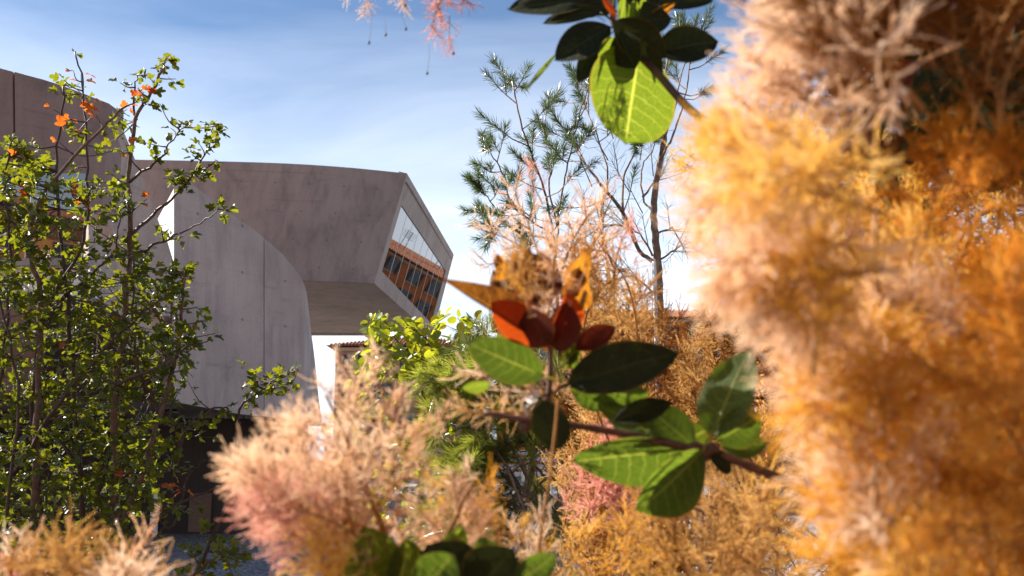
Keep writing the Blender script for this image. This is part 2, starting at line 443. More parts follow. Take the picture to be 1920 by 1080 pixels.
# planting bed with a slightly uneven soil surface and a kerb round it
b = MB(); NX, NY = 40, 50
rb = random.Random(3)
for j in range(NY + 1):
    for i in range(NX + 1):
        e = i in (0, NX) or j in (0, NY)
        b.v.append((lerp(-9, 9, i / NX), lerp(-6, 12, j / NY), 0.02 if e else 0.12 + rb.uniform(-0.03, 0.04)))
for j in range(NY):
    for i in range(NX):
        a = j * (NX + 1) + i
        b.f.append((a, a + 1, a + NX + 2, a + NX + 1)); b.m.append(0); b.uv.append(None); b.var.append(0)
o = b.build('planting_bed', [M['soil']], smooth=True); o['kind'] = 'structure'
b = MB()
b.box((-9.16, -6.16, 0), (9.16, -6.0, 0.14)); b.box((-9.16, 12.0, 0), (9.16, 12.16, 0.14))
b.box((-9.16, -6.0, 0), (-9.0, 12.0, 0.14)); b.box((9.0, -6.0, 0), (9.16, 12.0, 0.14))
o = b.build('bed_kerb', [M['paving']]); o['kind'] = 'structure'
sheet('road', -150, 82, 150, 90, 0.012, M['asphalt'])
b = MB(); b.box((-150, 90, 0), (150, 96, 0.13)); o = b.build('pavement', [M['paving']]); o['kind'] = 'structure'

# ------------------------------------------------------------------ museum
mus = root('museum', (-8, 26, 0), 'pale concrete museum with sweeping curved walls and a cantilevered box with a slanted window', 'building')

def interp_curve(pts, n):
    """pts: (px, py, Y) -> n+1 world points, evenly spread along the smooth path"""
    P = smooth_path([atY(*p) for p in pts], 10)
    L = [0]
    for i in range(1, len(P)): L.append(L[-1] + (P[i] - P[i - 1]).length)
    out = []; k = 0
    for i in range(n + 1):
        t = L[-1] * i / n
        while k < len(L) - 2 and L[k + 1] < t: k += 1
        s = (t - L[k]) / max(1e-9, L[k + 1] - L[k])
        out.append(P[k].lerp(P[k + 1], min(1, s)))
    return out
def loft_slab(name, top, bot, back, mat, nz=4, even=True, bevel=0.03):
    """solid between two edge curves, thickened by the vector back"""
    b = MB(); n = len(top) - 1
    u = [0.0]
    for i in range(1, n + 1): u.append(u[-1] + math.hypot(top[i].x - top[i-1].x, top[i].y - top[i-1].y) * 0.5 + math.hypot(bot[i].x - bot[i-1].x, bot[i].y - bot[i-1].y) * 0.5)
    idx = lambda s, i, j: (s * (n + 1) + i) * (nz + 1) + j
    for s in (0, 1):
        for i in range(n + 1):
            for j in range(nz + 1):
                p = bot[i].lerp(top[i], j / nz) + (back if s else Vector((0, 0, 0)))
                b.v.append(tuple(p))
    def q(a, bb, c, d, uv):
        b.f.append((a, bb, c, d)); b.m.append(0); b.var.append(0); b.uv.append(uv)
    zz = lambda i, j: lerp(bot[i].z, top[i].z, j / nz)
    for i in range(n):
        for j in range(nz):
            uv = ((u[i], zz(i, j)), (u[i+1], zz(i+1, j)), (u[i+1], zz(i+1, j+1)), (u[i], zz(i, j+1)))
            q(idx(0, i, j), idx(0, i+1, j), idx(0, i+1, j+1), idx(0, i, j+1), uv)
            q(idx(1, i+1, j), idx(1, i, j), idx(1, i, j+1), idx(1, i+1, j+1), (uv[1], uv[0], uv[3], uv[2]))
        q(idx(0, i, nz), idx(0, i+1, nz), idx(1, i+1, nz), idx(1, i, nz), None)
        q(idx(1, i, 0), idx(1, i+1, 0), idx(0, i+1, 0), idx(0, i, 0), None)
    for j in range(nz):
        q(idx(1, 0, j), idx(0, 0, j), idx(0, 0, j+1), idx(1, 0, j+1), None)
        q(idx(0, n, j), idx(1, n, j), idx(1, n, j+1), idx(0, n, j+1), None)
    o = b.build(name, [mat], mus, uv=True)
    return o

# upper gallery: front wall, slanted end frame with glazing, soffit, roof
ZT, ZB = atY(763, 325, 40).z, atY(701, 531, 40).z
T0, B0 = atY(763, 325, 40), atY(701, 531, 40)
T1, B1 = atZ(850, 476, ZT), atZ(810, 628, ZB)
top_px = [(100, 297), (290, 300), (500, 305), (640, 313), (763, 325)]
tp = [atZ(x, y, ZT) for x, y in top_px[:-1]] + [T0]
bot_px = [(40, 522), (250, 523), (430, 524), (568, 526)]
bp = [atZ(x, y, ZB) for x, y in bot_px] + [B0]
def resample(P, n):
    P = smooth_path(P, 10); L = [0]
    for i in range(1, len(P)): L.append(L[-1] + (P[i] - P[i - 1]).length)
    out = []; k = 0
    for i in range(n + 1):
        t = L[-1] * i / n
        while k < len(L) - 2 and L[k + 1] < t: k += 1
        out.append(P[k].lerp(P[k + 1], min(1, (t - L[k]) / max(1e-9, L[k + 1] - L[k]))))
    return out
top_c, bot_c = resample(tp, 24), resample(bp, 24)
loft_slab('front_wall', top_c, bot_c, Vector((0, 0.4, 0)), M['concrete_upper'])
# end face: a frame of four concrete pieces round the glazing
eu = (T1 - T0); ev = (B0 - T0)
en = eu.cross(ev).normalized()
if en.dot(CAM - T0) < 0: en = -en
def on_face(px, py):
    r = ray(px, py); return CAM + r * ((T0 - CAM).dot(en) / r.dot(en))
W = [on_face(752.7, 384.6), on_face(835.7, 508), on_face(808, 606), on_face(716, 509.6)]   # top near, top far, bottom far, bottom near
def prism(name, front, back, mat, parent, z=None):
    b = MB(); n = len(front)
    f = [Vector(p) for p in front]; k = [p + back for p in f]
    fn = (f[1] - f[0]).cross(f[2] - f[0])
    if fn.dot(back) > 0: f.reverse(); k.reverse()
    b.add(f + k, [tuple(range(n)), tuple(reversed(range(n, 2 * n)))] + [(i, i + n, (i + 1) % n + n, (i + 1) % n) for i in range(n)])
    return b.build(name, [mat], parent, uv=True)
inn = -en * 0.35
g = en * 0.004
# start the frame 4 mm clear of the front wall's plane
prism('end_frame', [T0 + g, T1 + g, W[1] + g, W[0] + g], inn, M['concrete_plain'], mus)
prism('end_frame', [B0 + g, W[3] + g, W[2] + g, B1 + g], inn, M['concrete_plain'], mus)
prism('end_frame', [T0 + g, W[0] + g, W[3] + g, B0 + g], inn, M['concrete_plain'], mus)
prism('end_frame', [T1 + g, B1 + g, W[2] + g, W[1] + g], inn, M['concrete_plain'], mus)
# glazing set back 6 cm: panes and mullions
wf = MB()
for a_, c_ in ((0, 1), (1, 2), (2, 3), (3, 0)):
    wf.tube([W[a_] - en * 0.05, W[c_] - en * 0.05], 0.04, 4)
win = wf.build('window', [M['dark_metal']], mus)
NP = 9
sb = -en * 0.03
for i in range(NP):
    a, c = i / NP + 0.004, (i + 1) / NP - 0.004
    q = [W[0].lerp(W[1], a), W[0].lerp(W[1], c), W[3].lerp(W[2], c), W[3].lerp(W[2], a)]
    prism('pane', [p + sb for p in q], -en * 0.03, M['glass'], win)
for i in range(1, NP):
    t = i / NP
    a, c = W[0].lerp(W[1], t), W[3].lerp(W[2], t)
    ud = eu.normalized() * 0.035
    prism('mullion', [a - ud + sb * 0.85, a + ud + sb * 0.85, c + ud + sb * 0.85, c - ud + sb * 0.85], sb * 0.9, M['mullion'], win)
# soffit and roof of the cantilever, rear and inner wall so the box is closed
sl = atZ(583, 623, ZB); sl2 = Vector((-24, sl.y - 0.5, ZB))
b = MB()
so = [p + Vector((0, 0.02, -0.004)) for p in bot_c] + [B1, sl, sl2]
b.add(so + [p + Vector((0, 0, 0.3)) for p in so], [tuple(reversed(range(len(so)))), tuple(range(len(so), 2 * len(so)))])
b.build('soffit', [M['soffit']], mus, uv=True)
b = MB()
ro = [p + Vector((0, 0.05, -0.35)) for p in top_c] + [T1 + Vector((-0.05, 0, -0.35)), Vector((-24, T1.y, ZT - 0.35))]
b.add(ro, [tuple(range(len(ro)))])
b.build('flat_roof', [M['paving']], mus, uv=True)
prism('rear_wall', [T1 + Vector((0, 0.01, 0)), Vector((-24, T1.y, ZT)), Vector((-24, B1.y, ZB)), B1 + Vector((0, 0.01, 0))], Vector((0, 0.35, 0)), M['concrete_plain'], mus)

# the big curved wall in front, two cast panels with a recessed joint
def wallY(px):
    if px <= 565: return lerp(21.0, 24.4, ((px - 322) / 243.0) ** 1.05) if px > 322 else 21.0
    t = (px - 565) / 40.0
    return 24.4 + 6.0 * t * t + 0.8 * t
C_top = [(326, 322), (338, 329), (368, 351), (400, 373), (431, 398), (470, 426), (505, 454), (528, 475), (544, 493), (556, 508), (564, 520), (570, 533), (574, 545), (577.5, 570), (581, 604), (585, 634), (589, 663), (593, 700), (598, 750), (603, 785)]
def topy(px):
    for i in range(len(C_top) - 1):
        (x0, y0), (x1, y1) = C_top[i], C_top[i + 1]
        if x0 <= px <= x1: return lerp(y0, y1, (px - x0) / (x1 - x0))
    return C_top[-1][1]
def boty(px): return 753 + (px - 326) * 0.19 if px < 450 else 776.6 + (px - 450) * 0.09
def curved_panel(x0, x1, n):
    xs = [lerp(x0, x1, i / n) for i in range(n + 1)]
    t = [atY(x, topy(x), wallY(x)) for x in xs]; c = [atY(x, boty(x), wallY(x)) for x in xs]
    for i in range(n + 1):
        if t[i].z < c[i].z + 0.02: t[i] = c[i] + Vector((0, 0, 0.02))
    loft_slab('curved_wall', t, c, Vector((-0.12, 0.5, 0)), M['concrete'], nz=8)
curved_panel(326, 494.6, 26)
curved_panel(495.6, 603, 60)
# backing behind the joint
a, c = wallY(490) + 0.25, wallY(500) + 0.25
prism('joint_strip', [atY(491, 450, a), atY(499, 456, c), atY(499, 778, c), atY(491, 777, a)], Vector((0, 0.1, 0)), M['dark_metal'], mus)
# left wall block: warm concrete above a band of glass
A_top = [(-760, -70, 14.0), (-300, 46, 15.4), (0, 128, 16.6), (100, 155, 17.1), (38 + 166, 194, 17.9)]
A_bot = [(-760, 330, 14.0), (-300, 338, 15.4), (0, 347, 16.6), (100, 352, 17.1), (192, 398, 17.9)]
tA, bA = interp_curve(A_top, 30), interp_curve(A_bot, 30)
# two cast panels with an open joint, as seen near the frame edge
k = 23
loft_slab('left_wall', tA[:k + 1], bA[:k + 1], Vector((0.05, 0.6, 0)), M['concrete_warm'])
sh = Vector((0.035, 0.012, 0))
loft_slab('left_wall', [tA[k] + sh] + tA[k + 1:], [bA[k] + sh] + bA[k + 1:], Vector((0.05, 0.6, 0)), M['concrete_warm'])
# diagonal wall between the left block and the curved wall
U_ = [(205, 195, 17.95), (225, 231, 18.3), (252, 296, 18.9), (278, 361, 19.5), (296, 412, 19.9), (319, 475, 20.5), (317, 592, 20.6)]
L_ = [(199, 270, 17.95), (196, 335, 18.2), (193, 385, 18.3), (200, 408, 18.6), (222, 450, 19.1), (262, 522, 19.9), (304, 592, 20.4)]
loft_slab('diagonal_wall', interp_curve(U_, 24), interp_curve(L_, 24), Vector((-0.55, 2.0, 0)), M['concrete'])
# sunlit return between the two walls
prism('return_wall', [atY(287, 427, 26.0), atY(327, 352, 24.6), atY(342, 340, 24.2), atY(342, 500, 24.2), atY(287, 500, 26.0)], Vector((0.15, 0.3, 0)), M['white_render'], mus)
# glass band with its sill and frame
gb = MB()
GX = [-760, -420, -130, 60, 165]
GY = [14.4, 15.2, 16.0, 16.55, 16.9]
for i in range(4):
    gap = 1.2
    q = [atY(GX[i] + gap, 325, GY[i]), atY(GX[i + 1] - gap, 325, GY[i + 1]), atY(GX[i + 1] - gap, 484, GY[i + 1]), atY(GX[i] + gap, 484, GY[i])]
    # keep every pane upright
    q[2] = Vector((q[1].x, q[1].y, q[2].z)); q[3] = Vector((q[0].x, q[0].y, q[3].z))
    prism('glass_pane', q, Vector((0, 0.03, 0)), M['glass'], mus)
loft_slab('window_sill', [atY(x, 484, y - 0.05) for x, y in zip(GX, GY)], [atY(x, 497, y - 0.05) for x, y in zip(GX, GY)], Vector((0, 0.8, 0)), M['concrete_plain'], nz=1)
loft_slab('parapet', [atY(x, 501, y + 0.25) for x, y in zip(GX, GY)], [atY(x, 556, y + 0.25) for x, y in zip(GX, GY)], Vector((0, 0.4, 0)), M['white_render'], nz=1)
b = MB(); b.box((-40, 18.9, 3.1), (-10.5, 36, 7.3)); b.build('shadow_block', [M['concrete_warm']], mus, uv=True)  # unseen museum mass, added and shaped to shadow the gravel
# stair ribbon below the diagonal wall and the recessed ground floor
loft_slab('stair_wall', interp_curve([(166, 405, 18.2), (230, 500, 19.6), (300, 604, 21.0), (326, 640, 21.6)], 16),
          interp_curve([(166, 540, 18.2), (225, 610, 19.6), (290, 700, 21.0), (326, 745, 21.6)], 16), Vector((-0.3, 0.5, 0)), M['concrete'])
xs_ = [326, 360, 400, 440, 480, 520, 560, 585]
near = [Vector((-26, 17.8, 3.0)), atY(60, 753, 17.8), atY(250, 753, 20.2)] + [atY(x, boty(x), wallY(x)) + Vector((-.04, .3, .02)) for x in xs_]
far = [Vector((p.x - .2, 31, p.z)) for p in near]
b = MB(); m_ = len(near)
b.add(near + far, [(i, i + m_, i + 1 + m_, i + 1) for i in range(m_ - 1)]); b.build('undercroft_ceiling', [M['soffit']], mus, uv=True)
b = MB(); b.box((-26, 25.2, 0.0), (-5.15, 25.6, 2.80)); b.build('undercroft_wall', [M['shade_concrete']], mus, uv=True)
loft_slab('dark_backing', [atY(-300, 470, 22.0), atY(322, 560, 22.8)], [atY(-300, 775, 22.0), atY(322, 770, 22.8)], Vector((0, 0.4, 0)), M['shade_concrete'])  # added backing slab, its dark colour stands in for shade in the recess
p0 = atY(352, 990, 25.1); p1 = atY(396, 925, 25.1)
b = MB(); b.box((p0.x, 25.12, 0.05), (p1.x, 25.19, p1.z)); b.build('service_door', [M['bark']], mus, uv=True)
p0 = atY(280, 985, 25.0); p1 = atY(297, 925, 25.0)
b = MB(); b.box((p0.x, 25.02, 0.02), (p1.x, 25.10, p1.z)); b.build('glass_panel', [M['white_paint']], mus, uv=True)
for i, px in enumerate((397, 410, 423, 436, 450)):
    p = atZ(px, 995 - i * 1.5, 0.0)
    b = MB(); b.tube([(p.x, p.y, 0), (p.x, p.y, 2.98)], 0.062, 14, 0); b.tube([(p.x, p.y, 0), (p.x, p.y, 0.02)], 0.11, 14, 0)
    b.build('steel_tube', [M['steel']], mus, smooth=False)

# ------------------------------------------------------------------ houses
def house(name, label, x0, x1, Y, depth, eave, wall_mat, cols, rows, ridge=2.2, face=-1, win_h=1.3, win_w=0.7, group=None):
    cx = (x0 + x1) / 2
    h = root(name, (cx, Y, 0), label, 'house', group)
    ya, yb = (Y, Y + depth) if face < 0 else (Y - depth, Y)
    b = MB(); b.box((x0, ya, 0), (x1, yb, eave - 0.05)); b.build('wall', [wall_mat], h)
    f = face
    # cornice under the eave and a string course
    b = MB(); b.box((x0 - 0.15, min(Y, Y + f * 0.28), eave - 0.42), (x1 + 0.15, max(Y, Y + f * 0.28) - (0.003 if f > 0 else -0.003) * 0, eave - 0.14)); b.build('cornice', [M['stone_trim']], h)
    # roof: hipped body and rows of barrel tiles on the street slope
    ov = 0.75
    ye = Y + f * ov; ym = (ya + yb) / 2
    yo = (Y - f * depth) - f * ov
    xi = min(depth / 2, (x1 - x0) / 2 - 0.5)
    zr = eave + ridge
    b = MB()
    A, Bq, Cq, D = (x0 - ov, ye, eave), (x1 + ov, ye, eave), (x1 + ov, yo, eave), (x0 - ov, yo, eave)
    E1, E2 = (x0 + xi, ym, zr), (x1 - xi, ym, zr)
    b.add([A, Bq, Cq, D, E1, E2], [(0, 1, 5, 4), (1, 2, 5), (2, 3, 4, 5), (3, 0, 4), (3, 2, 1, 0)])
    rf = b.build('roof', [M['tile']], h)
    b = MB(); n = int((x1 - x0 + 2 * ov) / 0.3)
    for i in range(n):
        x = x0 - ov + 0.15 + i * 0.3
        t = min(1.0, (x - (x0 - ov)) / (xi + ov), ((x1 + ov) - x) / (xi + ov))
        if t < 0.06: continue
        for k in range(7):
            ta, tb = t * k / 7, t * (k + 1) / 7
            pa = Vector((x, lerp(ye, ym, ta), lerp(eave, zr, ta) + 0.02)); pb = Vector((x + rb.uniform(-.02, .02), lerp(ye, ym, tb), lerp(eave, zr, tb) + 0.05))
            b.tube([pa, pb], (0.115, 0.095), 5, 0, True)
    tl = b.build('barrel_tiles', [M['tile']], rf); tl['kind'] = 'stuff'
    for cxp in (lerp(x0, x1, 0.86),):
        b = MB(); b.box((cxp - 0.4, ym - 0.3, zr - 1.2), (cxp + 0.4, ym + 0.3, zr + 0.7)); b.box((cxp - 0.5, ym - 0.4, zr + 0.7), (cxp + 0.5, ym + 0.4, zr + 0.82))
        b.build('chimney', [wall_mat], rf)
    for r_ in rows:
        for c_ in cols:
            y0 = Y + f * 0.004
            fr = MB(); w2, h2 = win_w / 2, win_h / 2
            q = lambda xa, xb, za, zb, d0, d1: ((xa, min(Y + f * d0, Y + f * d1), za), (xb, max(Y + f * d0, Y + f * d1), zb))
            for box_ in (q(c_ - w2 - .1, c_ - w2, r_ - h2, r_ + h2, .004, .08), q(c_ + w2, c_ + w2 + .1, r_ - h2, r_ + h2, .004, .08), q(c_ - w2 - .1, c_ + w2 + .1, r_ + h2, r_ + h2 + .12, .004, .1), q(c_ - .03, c_ + .03, r_ - h2, r_ + h2, .03, .07)):
                fr.box(*box_)
            wn_ = fr.build('window', [M['window_paint']], h)
            m = MB(); m.box(*q(c_ - w2, c_ + w2, r_ - h2, r_ + h2, .004, .03)); m.build('pane', [M['house_glass']], wn_)
            m = MB(); m.box(*q(c_ - w2 - .25, c_ + w2 + .25, r_ - h2 - .16, r_ - h2, .004, .2)); m.build('sill', [M['stone_trim']], wn_)
            for s in (-1, 1):
                m = MB(); xa = c_ + s * (w2 + .12); xb = c_ + s * (w2 + .12 + win_w * .5)
                m.box(*q(min(xa, xb), max(xa, xb), r_ - h2, r_ + h2 + .05, .09, .13))
                for kk in range(9):
                    zz_ = lerp(r_ - h2 + .08, r_ + h2 - .08, kk / 8)
                    m.box(*q(min(xa, xb) + .05, max(xa, xb) - .05, zz_ - .03, zz_ + .03, .13, .15))
                m.build('shutter', [M['shutter']], wn_)
    return h, rf, zr, ym

hs, rf, zr, ym = house('orange_house', 'orange rendered house with terracotta roof mirrored in the slanted museum window', -1.5, 24, 100, 11, 15.75, M['orange_render'],
      [0.6, 3.1, 5.55, 8.1, 10.5, 13.2, 15.9, 18.4, 20.9], [14.5, 12.2, 9.6, 7.0, 4.4], 1.55)
# roof garden shrubs and aerials that show above the ridge
for i, x in enumerate((8.6, 9.0, 9.6, 10.1, 14.0, 14.6)):
    b = MB(); hgt = rb.uniform(1.2, 2.2)
    b.tube([(x, 103, zr - 1.2), (x + rb.uniform(-.1, .1), 103, zr + hgt)], 0.04, 5)
    for k in range(4): b.tube([(x - .5, 103, zr + hgt - .15 - k * .22), (x + .5, 103, zr + hgt - .15 - k * .22)], 0.02, 4)
    b.build('aerial', [M['dark_metal']], rf)
house('brown_house', 'brown house with shuttered windows seen under the cantilevered museum box', -15.5, -2.6, 88, 10, 11.6, M['brown_render'],
      [-14, -11.4, -9.0, -7.5 + 0.9, -4.4], [10.1, 7.6, 5.0], 1.3)
house('terracotta_house', 'orange house with long tiled roof standing right of the pine trunk', 27.5, 48, 103, 11, 15.6, M['ochre_render'],
      [29.5, 32.5, 35.5, 38.5, 41.5, 44.5], [13.4, 10.8, 8.2, 5.6], 1.8)
house('ochre_house', 'ochre house mirrored in the glass band behind the maple', -14, 46, -45, 12, 20.6, M['ochre_render'],
      [-11 + 3.4 * i for i in range(16)], [18.0, 15.0, 12.0], 2.2, face=1)

# ------------------------------------------------------------------ things glimpsed through the leaves
wl_ = root('garden_wall', atZ(1005, 1070, 0), 'low white garden wall glimpsed below the yellow board', 'wall')
p0, p1 = atY(905, 950, 16.0), atY(1110, 950, 16.0)
b = MB(); b.box((p0.x, 16.0, 0), (p1.x, 16.25, 1.0)); b.build('wall_body', [M['white_render']], wl_)
b = MB(); b.box((p0.x - .03, 15.97, 1.0), (p1.x + .03, 16.28, 1.06)); b.build('coping', [M['white_paint']], wl_)
sg = root('sign_board', (atY(1008, 900, 17).x, 17, 0), 'yellow board on white posts behind the pine branches', 'board')
p0, p1 = atY(984, 948, 17), atY(1030, 893, 17)
b = MB(); b.box((p0.x, 17.0, p0.z), (p1.x, 17.03, p1.z)); b.build('board', [M['yellow_paint']], sg)
for x in (p0.x - .05, p1.x + .02):
    b = MB(); b.box((x, 16.97, 0), (x + .05, 17.06, p1.z + .08)); b.build('post', [M['white_paint']], sg)
fn_ = root('slatted_fence', (atY(900, 860, 30).x, 30, 0), 'pale grey horizontal slatted fence behind the shrubs', 'fence')
xa, xb = atY(610, 860, 30).x, atY(1150, 860, 30).x
for k in range(9):
    z = 0.25 + k * 0.21
    b = MB(); b.box((xa, 30 + rb.uniform(0, .015), z), (xb, 30.04, z + .13)); b.build('slat', [M['grey_paint']], fn_)
for k in range(7):
    x = lerp(xa, xb, k / 6)
    b = MB(); b.box((x - .04, 30.042, 0), (x + .04, 30.12, 2.2)); b.build('post', [M['dark_metal']], fn_)

# ------------------------------------------------------------------ leaves and plumes: shared shapes
def frame(axis, normal):
    x = axis.normalized(); z = (normal - x * normal.dot(x))
    z = z.normalized() if z.length > 1e-6 else x.orthogonal().normalized()
    return Matrix((x, z.cross(x), z)).transposed()

def big_leaf(name, parent, base, tip, width, mats, roll=0.0, shape=1.0, fold=0.12, curl=0.10, wave=0.0, petiole=0.25, mode=None, seed=0, veins=True, notch=0.0, blunt=0.72, point=0.0):
    """a smoke bush leaf: blade with thickness, midrib and side veins. base/tip are world points"""
    rr = random.Random(seed * 7 + 1)
    axis = tip - base; L = axis.length; a = axis.normalized()
    mid = (base + tip) / 2
    view = (CAM - mid).normalized()
    n0 = (view - a * view.dot(a)).normalized()
    if mode:
        best = None
        for k in range(-16, 17):
            an = math.radians(k * 4)
            n = Quaternion(a, an) @ n0
            s = abs(n.dot(SUN)); lit = n.dot(SUN) < 0        # sun comes through from behind
            sc = (-s if mode == 'dark' else s * (1.2 if lit else 0.6)) - abs(an) * 0.25
            if best is None or sc > best[0]: best = (sc, an)
        roll = best[1]
    n = Quaternion(a, roll) @ n0
    w2 = width / 2 / max(0.45, math.cos(roll))
    y = n.cross(a)
    nu, nv = 14, 8
    ph = rr.uniform(0, 6)
    def prof(t):
        p = (math.sin(math.pi * min(1, t) ** shape)) ** blunt * (1 - t) ** point if 0 < t < 1 else 0.0
        return p
    def S(t, s):
        w = prof(t) * w2
        yy = s * w
        z = fold * abs(s) ** 1.4 * w * 1.4 + curl * L * (t * t - 0.25) * -1 + wave * L * math.sin(t * 11 + ph + s * 2) * s * s
        z += 0.012 * L * math.sin(5 * s + ph) * math.sin(7 * t)
        return base + a * (t * L * (1 - 0.02 * abs(s)) + (-notch * L * abs(s) if t < 0.12 else 0)) + y * yy + n * z
    b = MB()
    grid = [[S(i / nu, j / nv * 2 - 1) for j in range(nv + 1)] for i in range(nu + 1)]
    v = [p for row in grid for p in row]
    fs = [(i * (nv + 1) + j, (i + 1) * (nv + 1) + j, (i + 1) * (nv + 1) + j + 1, i * (nv + 1) + j + 1) for i in range(nu) for j in range(nv)]
    UVq = lambda i, j: (i / nu, j / nv * 2 - 1)
    b.add(v, fs, 0, [(UVq(i, j), UVq(i + 1, j), UVq(i + 1, j + 1), UVq(i, j + 1)) for i in range(nu) for j in range(nv)], rr.uniform(0.01, 0.9))
    if petiole >= 0:
        pts = [base - a * (petiole * L * k / 3) - n * (0.02 * L * k) for k in (3, 2, 1)] + [S(t, 0) - n * 0.004 * L for t in (0.0, 0.06, 0.14)]
        b.tube(pts, [L * q for q in (0.012, 0.012, 0.012, 0.012, 0.009, 0.003)], 5, 1)
    return b.build(name, mats, parent, smooth=True, uv=True)

def maple_leaf_mesh(name, mat, seed):
    r = random.Random(seed)
    o = [(0.0, 0.0), (0.02, 0.18), (0.14, 0.40), (0.34, 0.53), (0.46, 0.48), (0.50, 0.24), (0.70, 0.27), (0.92, 0.17), (1.0, 0.0)]
    o = [(x + r.uniform(-.03, .03), y * r.uniform(.88, 1.1)) for x, y in o]
    pts = o + [(x, -y * r.uniform(.92, 1.08)) for x, y in reversed(o[1:-1])]
    b = MB()
    f = r.uniform(0.15, 0.5); cu = r.uniform(0.0, 0.35)
    z = lambda x, y: f * abs(y) - cu * x * x + 0.06 * math.sin(9 * y + 4 * x)
    v = [(0.38, 0, z(.38, 0))] + [(x, y, z(x, y)) for x, y in pts]
    n = len(pts)
    b.add(v, [(0, 1 + i, 1 + (i + 1) % n) for i in range(n)])
    b.add([(0, .012, 0), (0, -.012, 0), (-0.55, -.01, .05), (-0.55, .01, .05)], [(0, 1, 2, 3)])
    return b.mesh(name, [mat], None, False, False)
def round_leaf_mesh(name, mat, seed, el=1.0):
    r = random.Random(seed); b = MB(); n = 12
    f = r.uniform(0.05, 0.35); cu = r.uniform(-.1, .3)
    z = lambda x, y: f * abs(y) - cu * x * x
    v = [(0.45, 0, z(.45, 0))]
    for i in range(n):
        t = 2 * math.pi * i / n
        x = 0.5 - 0.5 * math.cos(t); y = 0.46 * el * math.sin(t) * (1 + 0.15 * math.cos(t))
        v.append((x, y, z(x, y)))
    b.add(v, [(0, 1 + i, 1 + (i + 1) % n) for i in range(n)])
    b.add([(0, .012, 0), (0, -.012, 0), (-0.4, -.01, .05), (-0.4, .01, .05)], [(0, 1, 2, 3)])
    return b.mesh(name, [mat], None, False, False)

class Cloud:
    """many leaf copies; the largest ones become objects, the rest one joined part"""
    def __init__(self): self.items = []
    def add(self, key, pos, axis, normal, size): self.items.append((key, pos, frame(axis, normal), size))
    def finish(self, meshes, parent, name, restname, limit, mats, keep=None):
        off = base_of(parent)
        it = sorted(self.items, key=lambda q: (0 if keep and keep(q) else 1, -q[3] / max(0.2, (q[1] - CAM).length)))
        for key, pos, fr, size in it[:limit]:
            o = bpy.data.objects.new(name, meshes[key]); COL.objects.link(o); o.parent = parent
            o.matrix_local = Matrix.Translation(pos - off) @ fr.to_4x4() @ Matrix.Scale(size, 4)
        rest = it[limit:]
        if rest:
            V, Fa, Va, Ml = [], [], [], []
            cache = {}
            for k, me in meshes.items():
                cache[k] = (np.array([v.co[:] for v in me.vertices]), [tuple(p.vertices) for p in me.polygons])
            n = 0
            rr = random.Random(5)
            for key, pos, fr, size in rest:
                v, f = cache[key]
                m = np.array(fr)
                w = (v * size) @ m.T + np.array(pos - off)
                V.append(w); Fa += [tuple(i + n for i in q) for q in f]; n += len(v)
                x = rr.random(); Va += [x] * len(f)
                Ml += [mats.index(meshes[key].materials[0])] * len(f)
            me = bpy.data.meshes.new(restname)
            me.from_pydata(np.concatenate(V).tolist(), [], Fa)
            for m_ in mats: me.materials.append(m_)
            me.polygons.foreach_set('material_index', Ml)
            a = me.attributes.new('var', 'FLOAT', 'FACE'); a.data.foreach_set('value', Va)
            me.update()
            o = link(restname, me, parent); o['kind'] = 'stuff'

def np_mesh(name, V, Fc, var, mats, midx=None):
    """V (n,3) vertices, Fc (m,3) triangles"""
    me = bpy.data.meshes.new(name)
    me.vertices.add(len(V)); me.vertices.foreach_set('co', V.astype(np.float32).ravel())
    me.loops.add(len(Fc) * 3); me.loops.foreach_set('vertex_index', Fc.astype(np.int32).ravel())
    me.polygons.add(len(Fc)); me.polygons.foreach_set('loop_start', np.arange(0, len(Fc) * 3, 3, dtype=np.int32))
    for m in mats: me.materials.append(m)
    if midx is not None: me.polygons.foreach_set('material_index', midx.astype(np.int32))
    a = me.attributes.new('var', 'FLOAT', 'FACE'); a.data.foreach_set('value', var.astype(np.float32))
    me.update(calc_edges=True)
    return me

